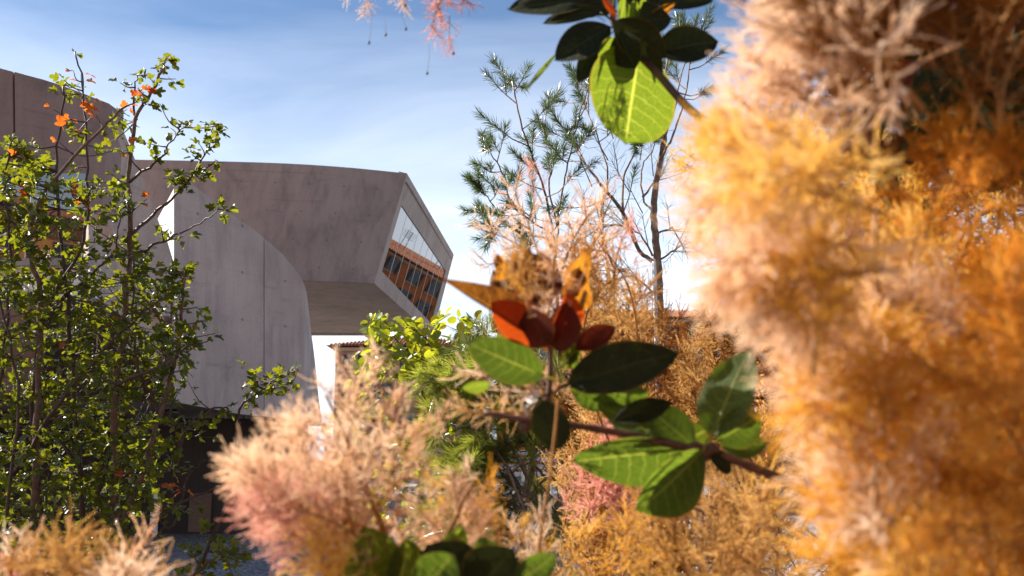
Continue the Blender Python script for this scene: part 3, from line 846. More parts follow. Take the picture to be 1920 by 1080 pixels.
def plume_data(seed, L=0.17, spread=1.0, n2=16, n3=5, npd=7, ped=0.025, hairs=44, hair=0.0023, hw=0.00030, sparse=False):
    """one smoke bush panicle along +X from the origin: forking stalk, feathery pedicels with fine hairs"""
    g = np.random.default_rng(seed); r = random.Random(seed)
    stalk = MB(); fil = []       # filaments: origin, direction, length
    main = [Vector((L * t, 0.012 * math.sin(3 * t + seed), 0.02 * t * t * (1 if seed % 2 else -1))) for t in np.linspace(0, 1, 7)]
    stalk.tube(main, [lerp(0.0016, 0.0004, t) for t in np.linspace(0, 1, 7)], 5)
    for i in range(n2):
        t = 0.14 + 0.86 * (i + r.random() * .6) / n2
        k = min(5, int(t * 6)); p = main[k].lerp(main[k + 1], min(1, t * 6 - k))
        an = i * 2.4 + r.uniform(-.4, .4)
        rad = Vector((0, math.cos(an), math.sin(an)))
        tilt = lerp(1.15, 0.35, t) + r.uniform(-.15, .15)
        d = (Vector((1, 0, 0)) * math.cos(tilt) + rad * math.sin(tilt)).normalized()
        l2 = L * spread * lerp(0.40, 0.18, t) * r.uniform(.75, 1.15)
        p2 = [p + d * l2 * q + Vector((0, 0, -0.15 * l2 * q * q)) for q in (0, .33, .66, 1)]
        stalk.tube(p2, (0.0007, 0.0006, 0.0005, 0.0003), 4)
        for j in range(n3):
            s = (j + 0.6) / n3
            a = p + d * l2 * s
            q = randdir(r); d3 = (d * 0.75 + q * 0.75).normalized()
            l3 = l2 * 0.35 * r.uniform(.6, 1.2)
            stalk.tube([a, a + d3 * l3], (0.0004, 0.0003), 3, 0, False)
            for m in range(npd):
                o = a + d3 * l3 * r.random()
                dd = (d3 * 0.6 + d * 0.4 + randdir(r) * 0.75).normalized()
                fil.append((o, dd, ped * r.uniform(.55, 1.25)))
    N = len(fil)
    O = np.array([f[0] for f in fil]); D = np.array([f[1] for f in fil]); Ln = np.array([f[2] for f in fil])
    U = np.cross(D, g.normal(size=(N, 3))); U /= np.linalg.norm(U, axis=1, keepdims=True) + 1e-9
    Wv = np.cross(D, U)
    bend = U * (g.uniform(-.35, .35, (N, 1)))
    def P(t): return O[:, None, :] + (D[:, None, :] * t[..., None] + bend[:, None, :] * (t ** 2)[..., None]) * Ln[:, None, None]
    var_f = g.random(N)
    V, T, va = [], [], []
    # the pedicel itself: two crossed slivers
    t3 = np.tile(np.array([0., .5, 1.]), (N, 1)); Pm = P(t3)
    n0 = 0
    for q in (U, Wv):
        wv = q[:, None, :] * 0.00028
        A = Pm - wv; B = Pm + wv
        vv = np.stack([A, B], axis=2).reshape(N * 6, 3)
        base = (np.arange(N) * 6)[:, None]
        tr = np.array([[0, 1, 3], [0, 3, 2], [2, 3, 5], [2, 5, 4]])
        T.append((base[:, :, None] + tr[None]).reshape(-1, 3) + n0); V.append(vv); va.append(np.repeat(var_f, 4)); n0 += len(vv)
    H = hairs
    t = (np.tile(np.linspace(0.08, 1.0, H), (N, 1)) + g.uniform(-.03, .03, (N, H))).clip(0, 1)
    Pb = P(t)
    th = g.uniform(0, 2 * np.pi, (N, H))
    rad = U[:, None, :] * np.cos(th)[..., None] + Wv[:, None, :] * np.sin(th)[..., None]
    tan = -U[:, None, :] * np.sin(th)[..., None] + Wv[:, None, :] * np.cos(th)[..., None]
    hd = rad * 0.8 + D[:, None, :] * 0.7
    hl = hair * g.uniform(.55, 1.25, (N, H))[..., None]
    tip = Pb + hd * hl
    A = Pb - tan * hw; B = Pb + tan * hw
    vv = np.stack([A, B, tip], axis=2).reshape(-1, 3)
    T.append(np.arange(len(vv)).reshape(-1, 3) + n0); V.append(vv)
    va.append((np.repeat(var_f, H) * .6 + g.random(N * H) * .4))
    return np.concatenate(V), np.concatenate(T), np.concatenate(va), stalk

PL = []          # full plumes
for k in range(6):
    V_, T_, a_, st_ = plume_data(20 + k, L=0.085 + 0.008 * (k % 3), n2=11, n3=4, npd=5, spread=1.15, ped=0.027, hairs=64, hair=0.0021, hw=0.00030)
    PL.append((V_, T_, a_, st_))
SP = [plume_data(60 + k, L=0.085, n2=8, n3=3, npd=3, spread=1.15, ped=0.025, hairs=56, hair=0.0019) for k in range(3)]     # sparse ones
FP = [plume_data(120 + k, L=0.17, n2=16, n3=5, npd=5, hairs=16, hw=0.0007, hair=0.0026) for k in range(4)]      # for the bushes further back
_pm = {}
def plume_mesh(kind, k, mat):
    key = (kind, k, mat)
    if key not in _pm:
        V_, T_, a_, st_ = {'full': PL, 'sparse': SP, 'far': FP}[kind][k]
        me = np_mesh('plume', V_, T_, a_, [M[mat]])
        sm = _pm.get(('stalk', kind, k))
        if sm is None:
            sm = st_.mesh('stalk', [M['stalk']], None, True, False); _pm[('stalk', kind, k)] = sm
        _pm[key] = (me, sm)
    return _pm[key]
def plume(parent, pos, axis, scale, mat, kind='full', k=None, twist=None):
    """pos: where the plume's own stalk begins"""
    k = R.randrange({'full': 6, 'sparse': 3, 'far': 4}[kind]) if k is None else k
    me, sm = plume_mesh(kind, k, mat)
    fr = frame(axis, Quaternion(axis.normalized(), R.uniform(0, 6.28)) @ axis.orthogonal())
    o = link('plume', me, parent)
    o.matrix_local = Matrix.Translation(pos - base_of(parent)) @ fr.to_4x4() @ Matrix.Scale(scale, 4)
    s = link('stalk', sm, o)
    return o
def plume_c(parent, px, py, d, ang, scale, mat, kind='full', tilt=0.0, k=None):
    """plume whose middle shows at px, py; ang in degrees in the picture plane, tilt towards the viewer"""
    ax = RT * math.cos(math.radians(ang)) + UP * math.sin(math.radians(ang)) - FW * tilt
    ax.normalize()
    c = at(px, py, d)
    if kind != 'far': scale *= 1.8
    return plume(parent, c - ax * (0.09 if kind == 'far' else 0.055) * scale, ax, scale, mat, kind, k)

# ------------------------------------------------------------------ maple on the left
mp = root('maple_tree', (-1.95, 3.9, 0.1), 'slender maple with small three-lobed green leaves and a few red ones', 'tree')
MD = 3.85
maple_meshes = {}
for k in range(6): maple_meshes[k] = maple_leaf_mesh('leaf', M['maple_leaf'], k)
for k in range(3): maple_meshes[10 + k] = maple_leaf_mesh('leaf', M['maple_red'], 30 + k)
rm = random.Random(42)
stems = [  # (depth, base radius m, tip radius m, pixel path)
    (3.85, .020, .005, [(205, 1300), (212, 1080), (218, 860), (215, 720), (236, 620), (236, 540), (244, 470), (243, 400), (242, 330), (256, 225), (290, 160), (314, 112)]),
    (3.70, .017, .004, [(40, 1300), (58, 1080), (70, 800), (75, 560), (52, 440), (105, 335), (190, 240), (236, 200)]),
    (3.95, .014, .003, [(150, 1300), (160, 1080), (140, 760), (128, 560), (112, 420), (105, 300), (118, 190), (122, 150)]),
    (3.80, .011, .003, [(80, 1300), (90, 1080), (60, 800), (82, 600), (150, 470), (165, 380), (160, 270), (157, 170), (141, 97)]),
    (3.75, .017, .004, [(215, 1300), (228, 1010), (268, 890), (300, 775), (320, 715), (338, 620), (343, 560), (346, 500)]),
    (3.75, .008, .003, [(300, 775), (276, 725), (256, 680), (249, 560), (248, 480)]),
    (3.85, .008, .002, [(246, 480), (270, 470), (305, 452), (365, 424), (412, 392)]),
    (3.85, .008, .002, [(232, 455), (285, 405), (330, 368), (372, 312), (392, 262), (402, 240)]),
    (3.9, .006, .002, [(256, 225), (250, 170), (262, 135)]),
    (3.8, .006, .002, [(240, 340), (300, 300), (320, 265), (345, 240)]),
    (3.7, .009, .003, [(-40, 1300), (-20, 900), (10, 640), (20, 470), (8, 340), (25, 260)]),
    (3.6, .009, .003, [(20, 1300), (10, 1000), (35, 760), (0, 560), (-40, 420)]),
    (3.7, .010, .003, [(230, 1300), (240, 1060), (310, 960), (370, 930), (410, 912)]),
    (3.7, .009, .002, [(300, 1300), (305, 1090), (300, 1000), (330, 980), (350, 900), (385, 860)]),
    (3.65, .008, .002, [(330, 1300), (350, 1110), (385, 1060), (420, 1045), (462, 1040)]),
    (3.7, .009, .003, [(330, 870), (352, 800), (395, 770), (425, 765)]),
    (3.9, .010, .003, [(100, 1300), (190, 900), (250, 800), (330, 790)]),
    (3.9, .009, .002, [(160, 900), (110, 820), (40, 760), (-10, 740)]),
    (3.6, .008, .002, [(215, 720), (290, 690), (350, 650), (390, 640)]),
    (3.85, .008, .002, [(118, 560), (165, 520), (215, 470), (222, 430)]),
    (3.6, .010, .003, [(20, 900), (110, 760), (210, 640), (300, 560)]),
    (4.1, .016, .004, [(-150, 1400), (-160, 900), (-190, 600), (-150, 350), (-200, 150)]),  # off-frame stems from here carry the crown added for shade
    (4.3, .016, .004, [(-350, 1400), (-380, 900), (-360, 600), (-420, 350), (-380, 120)]),
    (4.2, .012, .003, [(-160, 900), (-260, 700), (-300, 450), (-280, 250)]),
    (4.2, .012, .003, [(-380, 900), (-480, 700), (-540, 450), (-520, 250)]),
    (3.8, .009, .002, [(330, 1180), (400, 1000), (436, 920), (450, 770), (480, 745), (515, 712), (560, 690)]),
]
nodes = []
for d, r0, r1, path in stems:
    P = smooth_path([at(x, y, d + rm.uniform(-.05, .05)) for x, y in path], 5)
    P = [p + randdir(rm) * 0.006 for p in P]
    b = MB(); n = len(P)
    b.tube(P, [lerp(r0, r1, (i / (n - 1)) ** .8) for i in range(n)], 6)
    b.build('stem', [M['bark'] if r0 > .016 else M['bark_dark']], mp, smooth=True)
    for i, p in enumerate(P): nodes.append(p)
node_arr = np.array([p[:] for p in nodes])
cloud = Cloud()
twigs = MB()
def pxy(p):
    d = p - CAM; z = d.dot(FW); return 960 + F * d.dot(RT) / z, 540 - F * d.dot(UP) / z
def maple_cluster(tgt, nleaf, red=False, size=0.035, near=True):
    dist = np.linalg.norm(node_arr - np.array(tgt[:]), axis=1) + 0.6 * np.maximum(0, node_arr[:, 2] - tgt.z)
    s = nodes[int(np.argmin(dist))]
    ax = tgt - s
    if ax.length < 0.02: ax = Vector((rm.uniform(-.05, .05), 0, .05))
    mid = s.lerp(tgt, .5) + randdir(rm) * 0.1 * ax.length + Vector((0, 0, -.05 * ax.length))
    pts = smooth_path([s, mid, tgt], 3)
    twigs.tube(pts, [lerp(.0034, .0012, i / (len(pts) - 1)) for i in range(len(pts))], 4, 0, False)
    for i in range(nleaf):
        t = 1 - (i / max(1, nleaf)) * min(0.8, 0.16 / max(.05, ax.length))
        k = min(len(pts) - 2, int(t * (len(pts) - 1))); p = pts[k].lerp(pts[k + 1], min(1, t * (len(pts) - 1) - k))
        q = randdir(rm); q.z = q.z * 0.6
        a = (ax.normalized() * 0.5 + q).normalized()
        nrm = (Vector((0, 0, 1)) * 0.75 + randdir(rm) * 0.9 + (CAM - p).normalized() * 0.3)
        sz = size * rm.uniform(.6, 1.15)
        key = 10 + rm.randrange(3) if red else rm.randrange(6)
        cloud.add(key, p + a * sz * 0.5, a, nrm, sz)
# crown density: (polygon in the picture, number of clusters, leaves each, depth range)
regions = [
    ([(-40, 560), (60, 480), (330, 520), (340, 640), (300, 760), (330, 880), (260, 1000), (200, 1100), (-40, 1100)], 640, 6, (3.5, 4.5)),
    ([(-620, 120), (-300, 60), (-70, 200), (-70, 1100), (-620, 1100)], 300, 6, (3.6, 4.9)),  # unseen crown left of frame, added to shade the lower maple
    ([(-40, 330), (40, 250), (100, 330), (230, 330), (250, 480), (60, 520), (-40, 560)], 140, 6, (3.55, 4.15)),
    ([(100, 150), (200, 170), (260, 330), (90, 330)], 13, 5, (3.7, 4.1)),
    ([(230, 480), (345, 480), (400, 620), (390, 680), (330, 760), (250, 700)], 42, 6, (3.6, 4.0)),
    ([(260, 840), (420, 760), (430, 840), (350, 1000), (260, 1000)], 24, 5, (3.6, 4.0)),
    ([(290, 1000), (470, 1010), (470, 1090), (290, 1090)], 22, 5, (3.5, 3.9)),
    ([(450, 690), (565, 680), (540, 740), (470, 780)], 12, 5, (3.7, 3.95)),
]
for poly, nc, nl, (d0, d1) in regions:
    xs = [p[0] for p in poly]; ys = [p[1] for p in poly]; c = 0
    while c < nc:
        x, y = rm.uniform(min(xs), max(xs)), rm.uniform(min(ys), max(ys))
        if not poly_has(poly, x, y): continue
        maple_cluster(at(x, y, rm.uniform(d0, d1)), nl + rm.randrange(-1, 2)); c += 1
# shoots standing clear against the sky and the wall
for x, y, n in [(315, 112, 7), (300, 130, 6), (290, 150, 6), (268, 140, 5), (225, 155, 4), (262, 180, 4), (140, 97, 2), (120, 150, 5), (112, 165, 4), (330, 148, 2), (280, 195, 4), (300, 195, 2),
                (402, 232, 5), (415, 245, 4), (395, 262, 5), (375, 272, 5), (360, 290, 4), (405, 300, 3), (372, 330, 5), (345, 240, 5), (320, 240, 4), (338, 325, 5), (350, 358, 4), (385, 330, 4),
                (410, 388, 6), (425, 395, 4), (300, 425, 4), (320, 445, 4), (350, 438, 3), (290, 300, 5), (318, 330, 5), (275, 268, 5), (345, 500, 6), (352, 520, 6), (340, 545, 5), (372, 575, 4), (405, 625, 3), (410, 235, 4), (380, 600, 5),
                (515, 712, 5), (540, 695, 5), (470, 740, 5), (430, 768, 5), (460, 1040, 6), (385, 990, 4), (20, 265, 5), (30, 290, 5), (60, 330, 4)]:
    maple_cluster(at(x, y, 3.8 + rm.uniform(-.08, .08)), int(n * 1.6 + .5))
for x, y, n in [(100, 205, 2), (165, 190, 4), (172, 200, 4), (152, 138, 2), (138, 133, 2), (118, 232, 2), (258, 165, 3), (268, 175, 3), (120, 245, 1), (135, 365, 5), (142, 380, 4), (45, 358, 4), (60, 365, 3), (330, 912, 4), (345, 920, 3), (238, 205, 2), (180, 215, 2), (110, 265, 1), (236, 270, 2), (278, 372, 2), (48, 285, 2), (240, 885, 2), (125, 640, 1)]:
    maple_cluster(at(x, y, 3.72), n, True, 0.036)
tw = twigs.build('twigs', [M['bark_dark']], mp); tw['kind'] = 'stuff'
def clear_view(q):
    x, y = pxy(q[1]); return x > 255 or y < 330
cloud.finish(maple_meshes, mp, 'leaf', 'foliage', 300, [M['maple_leaf'], M['maple_red']], clear_view)

# ------------------------------------------------------------------ pines
def tuft_mesh(name, mat, seed, n=100, ln=0.52, spread=(25, 60), w=0.009):
    r = random.Random(seed); b = MB()
    b.tube([(0, 0, 0), (.5, .01, 0), (1, 0, .02)], (.018, .014, .008), 4, 1)
    for i in range(n):
        t = r.uniform(0.02, 1.0) ** 0.85
        p = Vector((t, 0, 0)); an = r.uniform(0, 6.283); ti = math.radians(r.uniform(*spread) * lerp(1.1, 0.6, t))
        d = Vector((math.cos(ti), math.sin(ti) * math.cos(an), math.sin(ti) * math.sin(an)))
        l = ln * r.uniform(.6, 1.1); s = d.orthogonal().normalized() * w
        s = Quaternion(d, r.uniform(0, 3.14)) @ s
        m = p + d * l * .55 + randdir(r) * .02
        b.add([p - s * .7, p + s * .7, m + s, m - s, p + d * l], [(0, 1, 2, 3), (3, 2, 4)], 0, None, r.uniform(0.01, .6))
    return b.mesh(name, [mat, M['pine_bark']], None, False, False)
TM = [tuft_mesh('needle_tuft', M['needle'], 70 + k) for k in range(4)]
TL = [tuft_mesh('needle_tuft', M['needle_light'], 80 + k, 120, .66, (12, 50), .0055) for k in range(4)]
TD = [tuft_mesh('needle_tuft', M['needle'], 90 + k, 18, .6, (30, 80), .006) for k in range(2)]
rp = random.Random(8)
def tuft(parent, p, axis, size, meshes):
    o = link('needle_tuft', rp.choice(meshes), parent)
    fr = frame(axis, randdir(rp))
    o.matrix_local = Matrix.Translation(p - base_of(parent)) @ fr.to_4x4() @ Matrix.Scale(size, 4)
def limb(parent, path, r0, r1, d, name='branch', mat='pine_bark'):
    P = smooth_path([at(x, y, d + (q[0] if q else 0)) for x, y, *q in path], 5)
    P = [p + randdir(rp) * 0.004 for p in P]
    b = MB(); n = len(P)
    b.tube(P, [lerp(r0, r1, i / (n - 1)) for i in range(n)], 7)
    b.build(name, [M[mat]], parent, smooth=True)
    return P
def dress(parent, P, t0, step, ln, size, meshes, ang=38, sag=0.0):
    """side twigs with needle tufts along a limb from fraction t0 to its tip"""
    n = len(P); tot = sum((P[i + 1] - P[i]).length for i in range(n - 1))
    L = 0; nxt = tot * t0; sd = 1; tb = MB()
    for i in range(n - 1):
        seg = P[i + 1] - P[i]
        L += seg.length
        while L > nxt:
            d = seg.normalized(); sd = -sd
            view = (CAM - P[i]).normalized()
            ax = Quaternion(view, math.radians(sd * rp.uniform(ang - 14, ang + 14))) @ d
            ax = (ax + randdir(rp) * 0.35 + Vector((0, 0, -sag))).normalized()
            f = 1 - 0.45 * (nxt / tot)
            l = ln * f * rp.uniform(.6, 1.15)
            e = P[i] + ax * l; m = P[i].lerp(e, .5) + randdir(rp) * .03 * l + Vector((0, 0, -.06 * l))
            tb.tube([P[i], m, e], (.0035, .003, .002), 4, 0, False)
            tuft(parent, e - ax * size * .3, (ax + Vector((0, 0, .15 - sag))), size * rp.uniform(.8, 1.15), meshes)
            if rp.random() < .5:
                a2 = (Quaternion(view, math.radians(-sd * 30)) @ ax + randdir(rp) * .3).normalized()
                tuft(parent, m, a2, size * rp.uniform(.7, 1.0), meshes)
            nxt += step * rp.uniform(.7, 1.3)
    e = P[-1]; a = (P[-1] - P[-3]).normalized()
    for q in (0.35, 1.0, 1.6): tuft(parent, e - a * size * q, a + randdir(rp) * .12, size, meshes)
    tb.build('side_twigs', [M['pine_bark']], parent)['kind'] = 'stuff'

pn = root('pine_tree', at(1236, 1240, 5.0).xy.to_3d() + Vector((0, 0, .1)), 'young pine with forked grey trunk and dark needle tufts against the sky', 'tree')
limb(pn, [(1245, 1300), (1240, 900), (1238, 640), (1236, 560), (1233, 495), (1228, 440), (1226, 380), (1236, 310), (1246, 250), (1252, 190)], .027, .012, 5.0, 'trunk')
dress_list = [
    ([(1232, 495), (1200, 470), (1168, 400), (1130, 350), (1100, 310), (1072, 262), (1045, 225)], .017, .004, .35, .20, .30),
    ([(1190, 455), (1168, 400), (1170, 330), (1188, 290), (1200, 258)], .012, .004, .8, .3, .22),
    ([(1226, 400), (1205, 370), (1205, 310), (1225, 280), (1232, 250)], .008, .003, .9, .3, .2),
    ([(1050, 700), (1046, 620), (1042, 520), (1038, 450), (1030, 395), (1012, 330), (985, 260), (966, 180), (962, 150)], .014, .004, .45, .13, .30),
    ([(1036, 440), (1005, 420), (960, 385), (945, 330), (922, 290), (908, 262)], .008, .003, .25, .13, .26),
    ([(1036, 450), (1000, 440), (945, 415), (920, 378), (892, 345)], .008, .003, .3, .13, .26),
    ([(1042, 480), (1050, 380), (1062, 320), (1080, 240), (1100, 170), (1112, 130)], .008, .003, .4, .14, .28),
    ([(1045, 430), (1030, 350), (1035, 290), (1015, 235)], .007, .003, .4, .14, .26),
    ([(1140, 360), (1135, 300), (1105, 215), (1080, 160)], .007, .003, .45, .14, .26),
    ([(1238, 300), (1268, 240), (1290, 150), (1300, 60)], .009, .003, .5, .16, .26),
    ([(1250, 200), (1250, 120), (1275, 60), (1272, 40)], .008, .003, .35, .16, .26),
    ([(1240, 270), (1262, 210), (1285, 120), (1320, 60)], .008, .003, .4, .16, .26),
    ([(960, 400), (925, 430), (905, 400)], .005, .002, .4, .12, .2),
    ([(1040, 520), (1010, 500), (985, 470), (975, 430)], .006, .003, .5, .14, .2),
]
for path, r0, r1, t0, step, ln in dress_list:
    P = limb(pn, [(x, y, 0.25 * math.sin(i * 1.3 + len(path))) for i, (x, y) in enumerate(path)], r0 * .72, r1 * .7, 5.0)
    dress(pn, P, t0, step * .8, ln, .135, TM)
# bare and nearly needleless twigs by the trunk
for path in ([(1233, 490), (1262, 470), (1275, 462)], [(1228, 440), (1255, 430), (1262, 425)], [(1205, 370), (1225, 345), (1240, 330)], [(1180, 430), (1150, 420), (1120, 430)], [(1225, 480), (1200, 440), (1160, 415)], [(1237, 560), (1190, 520), (1150, 500), (1120, 470)], [(1150, 500), (1130, 440), (1135, 400)]):
    P = limb(pn, path, .006, .002, 5.0, 'bare_twig')
    for i in range(2, len(P), 2): tuft(pn, P[i], (P[min(i + 1, len(P) - 1)] - P[i - 1]) + randdir(rp) * .02, .16, TD)
for x, y in ((1160, 330), (1180, 360), (1130, 390), (1110, 350), (1200, 300), (1190, 230), (1150, 260), (1205, 400), (1100, 420), (1140, 300), (1225, 330), (1245, 250), (1240, 230)):
    tuft(pn, at(x, y, 5.05), Vector((rp.uniform(-.6, .3), 0, 1)), .18, TD)
stk = root('tree_stake', at(1232, 1300, 4.95).xy.to_3d() + Vector((0, 0, .1)), 'thin pale stake standing against the pine trunk', 'stake')
b = MB(); b.tube([at(1243, 1280, 4.9), at(1231, 640, 4.93), at(1226, 490, 4.95)], (.012, .011, .010), 8); b.build('pole', [M['white_paint']], stk, smooth=True)

pl = root('pine_tree', at(960, 1300, 4.2).xy.to_3d() + Vector((0, 0, .1)), 'low bushy pine with long sunlit yellow green needles behind the orange leaves', 'tree')
limb(pl, [(985, 1300), (975, 1100), (985, 940), (1000, 860), (980, 760), (945, 690), (915, 640), (900, 612)], .015, .005, 4.2, 'trunk')
for path in ([(985, 960), (940, 860), (880, 800), (820, 770)], [(990, 900), (930, 790), (860, 720), (800, 700)], [(985, 760), (950, 700), (920, 660), (890, 640)], [(1000, 860), (1040, 780), (1090, 740), (1120, 720)],
             [(985, 940), (1050, 870), (1100, 840), (1130, 830)], [(970, 720), (940, 660), (915, 630), (890, 612)], [(950, 700), (920, 700), (880, 690), (850, 690)], [(985, 980), (930, 930), (890, 900), (850, 890)],
             [(1000, 860), (960, 800), (920, 760), (870, 770)], [(1000, 870), (1030, 900), (1060, 900), (1085, 880)], [(980, 980), (900, 960), (840, 950), (790, 940)], [(985, 1020), (930, 1000), (870, 1000), (820, 990)], [(990, 1000), (1040, 1000), (1090, 980), (1120, 950)], [(975, 1060), (920, 1050), (880, 1040)], [(985, 930), (950, 870), (930, 840), (900, 830)], [(990, 900), (970, 860), (950, 850), (1000, 820)], [(985, 960), (930, 920), (900, 900), (870, 870)], [(985, 940), (950, 900), (915, 850), (885, 840)], [(990, 820), (1010, 740), (1000, 690), (990, 660)], [(985, 950), (1010, 930), (1040, 960), (1060, 975)]):
    P = limb(pl, [(x, y, .2 * math.sin(i + x)) for i, (x, y) in enumerate(path)], .006, .002, 4.2)
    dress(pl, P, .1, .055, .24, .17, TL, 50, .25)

# ------------------------------------------------------------------ round-leaved shrub under the cantilever
sh_ = root('round_leaf_shrub', at(830, 1350, 4.6).xy.to_3d() + Vector((0, 0, .1)), 'shrub with round yellow green leaves below the cantilevered box', 'shrub')
rs = random.Random(77)
round_meshes = {k: round_leaf_mesh('leaf', M['round_leaf'], 200 + k, rs.uniform(.85, 1.05)) for k in range(5)}
cl2 = Cloud(); snodes = []
for path in ([(860, 1400), (850, 1000), (835, 860), (800, 760), (780, 700), (745, 640), (720, 600)], [(850, 1000), (880, 880), (870, 760), (830, 680), (790, 640), (765, 605)], [(800, 760), (760, 720), (720, 690), (690, 660)], [(835, 860), (780, 830), (720, 800), (680, 760)], [(870, 860), (900, 800), (905, 760)], [(870, 760), (885, 680), (880, 620)], [(845, 900), (800, 900), (760, 880)], [(850, 980), (900, 900), (925, 850)], [(830, 680), (800, 640), (800, 610)]):
    P = smooth_path([at(x, y, 4.6 + .15 * math.sin(i * 2 + x)) for i, (x, y) in enumerate(path)], 5)
    b = MB(); n = len(P); b.tube(P, [lerp(.011 if path[0][1] > 1300 else .007, .002, i / (n - 1)) for i in range(n)], 6)
    b.build('stem', [M['bark_dark']], sh_, smooth=True); snodes += P
sn = np.array([p[:] for p in snodes]); tw2 = MB()
for poly, nc in (([(690, 600), (770, 585), (810, 640), (880, 650), (890, 720), (760, 720), (690, 650)], 130), ([(800, 590), (905, 590), (900, 650), (830, 650)], 16), ([(640, 660), (780, 700), (850, 760), (900, 900), (860, 1000), (760, 1000), (620, 960), (600, 800)], 130)):
    xs = [p[0] for p in poly]; ys = [p[1] for p in poly]; c = 0
    while c < nc:
        x, y = rs.uniform(min(xs), max(xs)), rs.uniform(min(ys), max(ys))
        if not poly_has(poly, x, y): continue
        c += 1
        t = at(x, y, 4.6 + rs.uniform(-.35, .3))
        s = snodes[int(np.argmin(np.linalg.norm(sn - np.array(t[:]), axis=1)))]
        m = s.lerp(t, .5) + Vector((0, 0, -.01)); tw2.tube([s, m, t], (.002, .0016, .001), 4, 0, False)
        for i in range(rs.randrange(3, 6)):
            p = s.lerp(t, rs.uniform(.45, 1)); a = (randdir(rs) + Vector((0, 0, -.1))).normalized(); sz = rs.uniform(.03, .056)
            cl2.add(rs.randrange(5), p + a * .012, a, Vector((0, 0, .8)) + randdir(rs) * .8 + (CAM - p).normalized() * .35, sz)
tw2.build('twigs', [M['bark_dark']], sh_)['kind'] = 'stuff'
cl2.finish(round_meshes, sh_, 'leaf', 'foliage', 300, [M['round_leaf']])

# ------------------------------------------------------------------ smoke bushes
# tan one further back
bt = root('smoke_bush', at(1290, 1400, 2.3).xy.to_3d() + Vector((0, 0, .1)), 'tan feathery smoke bush behind the large green leaves at centre right', 'shrub', 'smoke bushes')
rt_ = random.Random(15)
ends = []
for k in range(60):
    poly = [(1090, 590), (1330, 600), (1440, 700), (1480, 1080), (1080, 1080), (1100, 760)]
    while True:
        x, y = rt_.uniform(1060, 1500), rt_.uniform(590, 1100)
        if poly_has(poly, x, y): break
    ends.append((x, y, rt_.uniform(1.7, 2.7)))
for x, y, d in ends:
    ang = 90 + rt_.uniform(-50, 50)
    o = plume_c(bt, x, y, d, ang, rt_.uniform(1.1, 1.6), 'smoke_tan' if rt_.random() < .75 else 'smoke_brown_shade', 'far', rt_.uniform(-.3, .3))
    s = o.location + base_of(bt)
    q = at(1290 + rt_.uniform(-60, 60), 1400, 2.3)
    b = MB(); P = smooth_path([q, q.lerp(s, .5) + Vector((0, 0, .06)), s], 5); b.tube(P, [lerp(.004, .0015, i / (len(P) - 1)) for i in range(len(P))], 5); b.build('branch', [M['stalk']], bt, smooth=True)
for x, y, s in ((1130, 890, .8), (1160, 930, .7), (1125, 930, .7)):
    plume_c(bt, x, y, 1.5, 80, s, 'smoke_rose', 'full')

# pink sparse plumes that rise behind the orange leaves
bk = root('smoke_bush', at(1060, 1400, 1.35).xy.to_3d() + Vector((0, 0, .1)), 'airy pink smoke bush plumes rising behind the orange and red leaves', 'shrub', 'smoke bushes')
P = smooth_path([at(1330, 1400, 1.5), at(1250, 1050, 1.5), at(1130, 800, 1.4), at(1060, 560, 1.35), at(1030, 440, 1.3)], 6)
b = MB(); b.tube(P, [lerp(.0028, .001, i / (len(P) - 1)) for i in range(len(P))], 6); b.build('branch', [M['stalk']], bk, smooth=True)
P = smooth_path([at(1250, 1050, 1.5), at(1210, 800, 1.5), at(1185, 560, 1.45), at(1120, 450, 1.4)], 6)
b = MB(); b.tube(P, [lerp(.0025, .001, i / (len(P) - 1)) for i in range(len(P))], 6); b.build('branch', [M['stalk']], bk, smooth=True)
for x, y, d, a, s, kd, m in ((1000, 420, 1.35, 115, .72, 'sparse', 'smoke_pink'), (955, 440, 1.4, 140, .6, 'sparse', 'smoke_pink'), (1060, 450, 1.35, 75, .75, 'sparse', 'smoke_pink'), (1110, 480, 1.4, 60, .75, 'sparse', 'smoke_pink'),
                          (1100, 430, 1.45, 90, .7, 'sparse', 'smoke_pink'), (1040, 510, 1.3, 85, .7, 'sparse', 'smoke_pink'), (1130, 545, 1.4, 70, .7, 'sparse', 'smoke_tan'), (1175, 470, 1.5, 60, .6, 'sparse', 'smoke_rose'), (1005, 335, 1.35, 95, .35, 'sparse', 'smoke_rose'),
                          (1090, 560, 1.4, 100, .7, 'full', 'smoke_tan'), (1160, 600, 1.5, 80, .7, 'full', 'smoke_tan'), (935, 490, 1.4, 160, .45, 'sparse', 'smoke_pink')):
    plume_c(bk, x, y, d, a, s, m, kd)

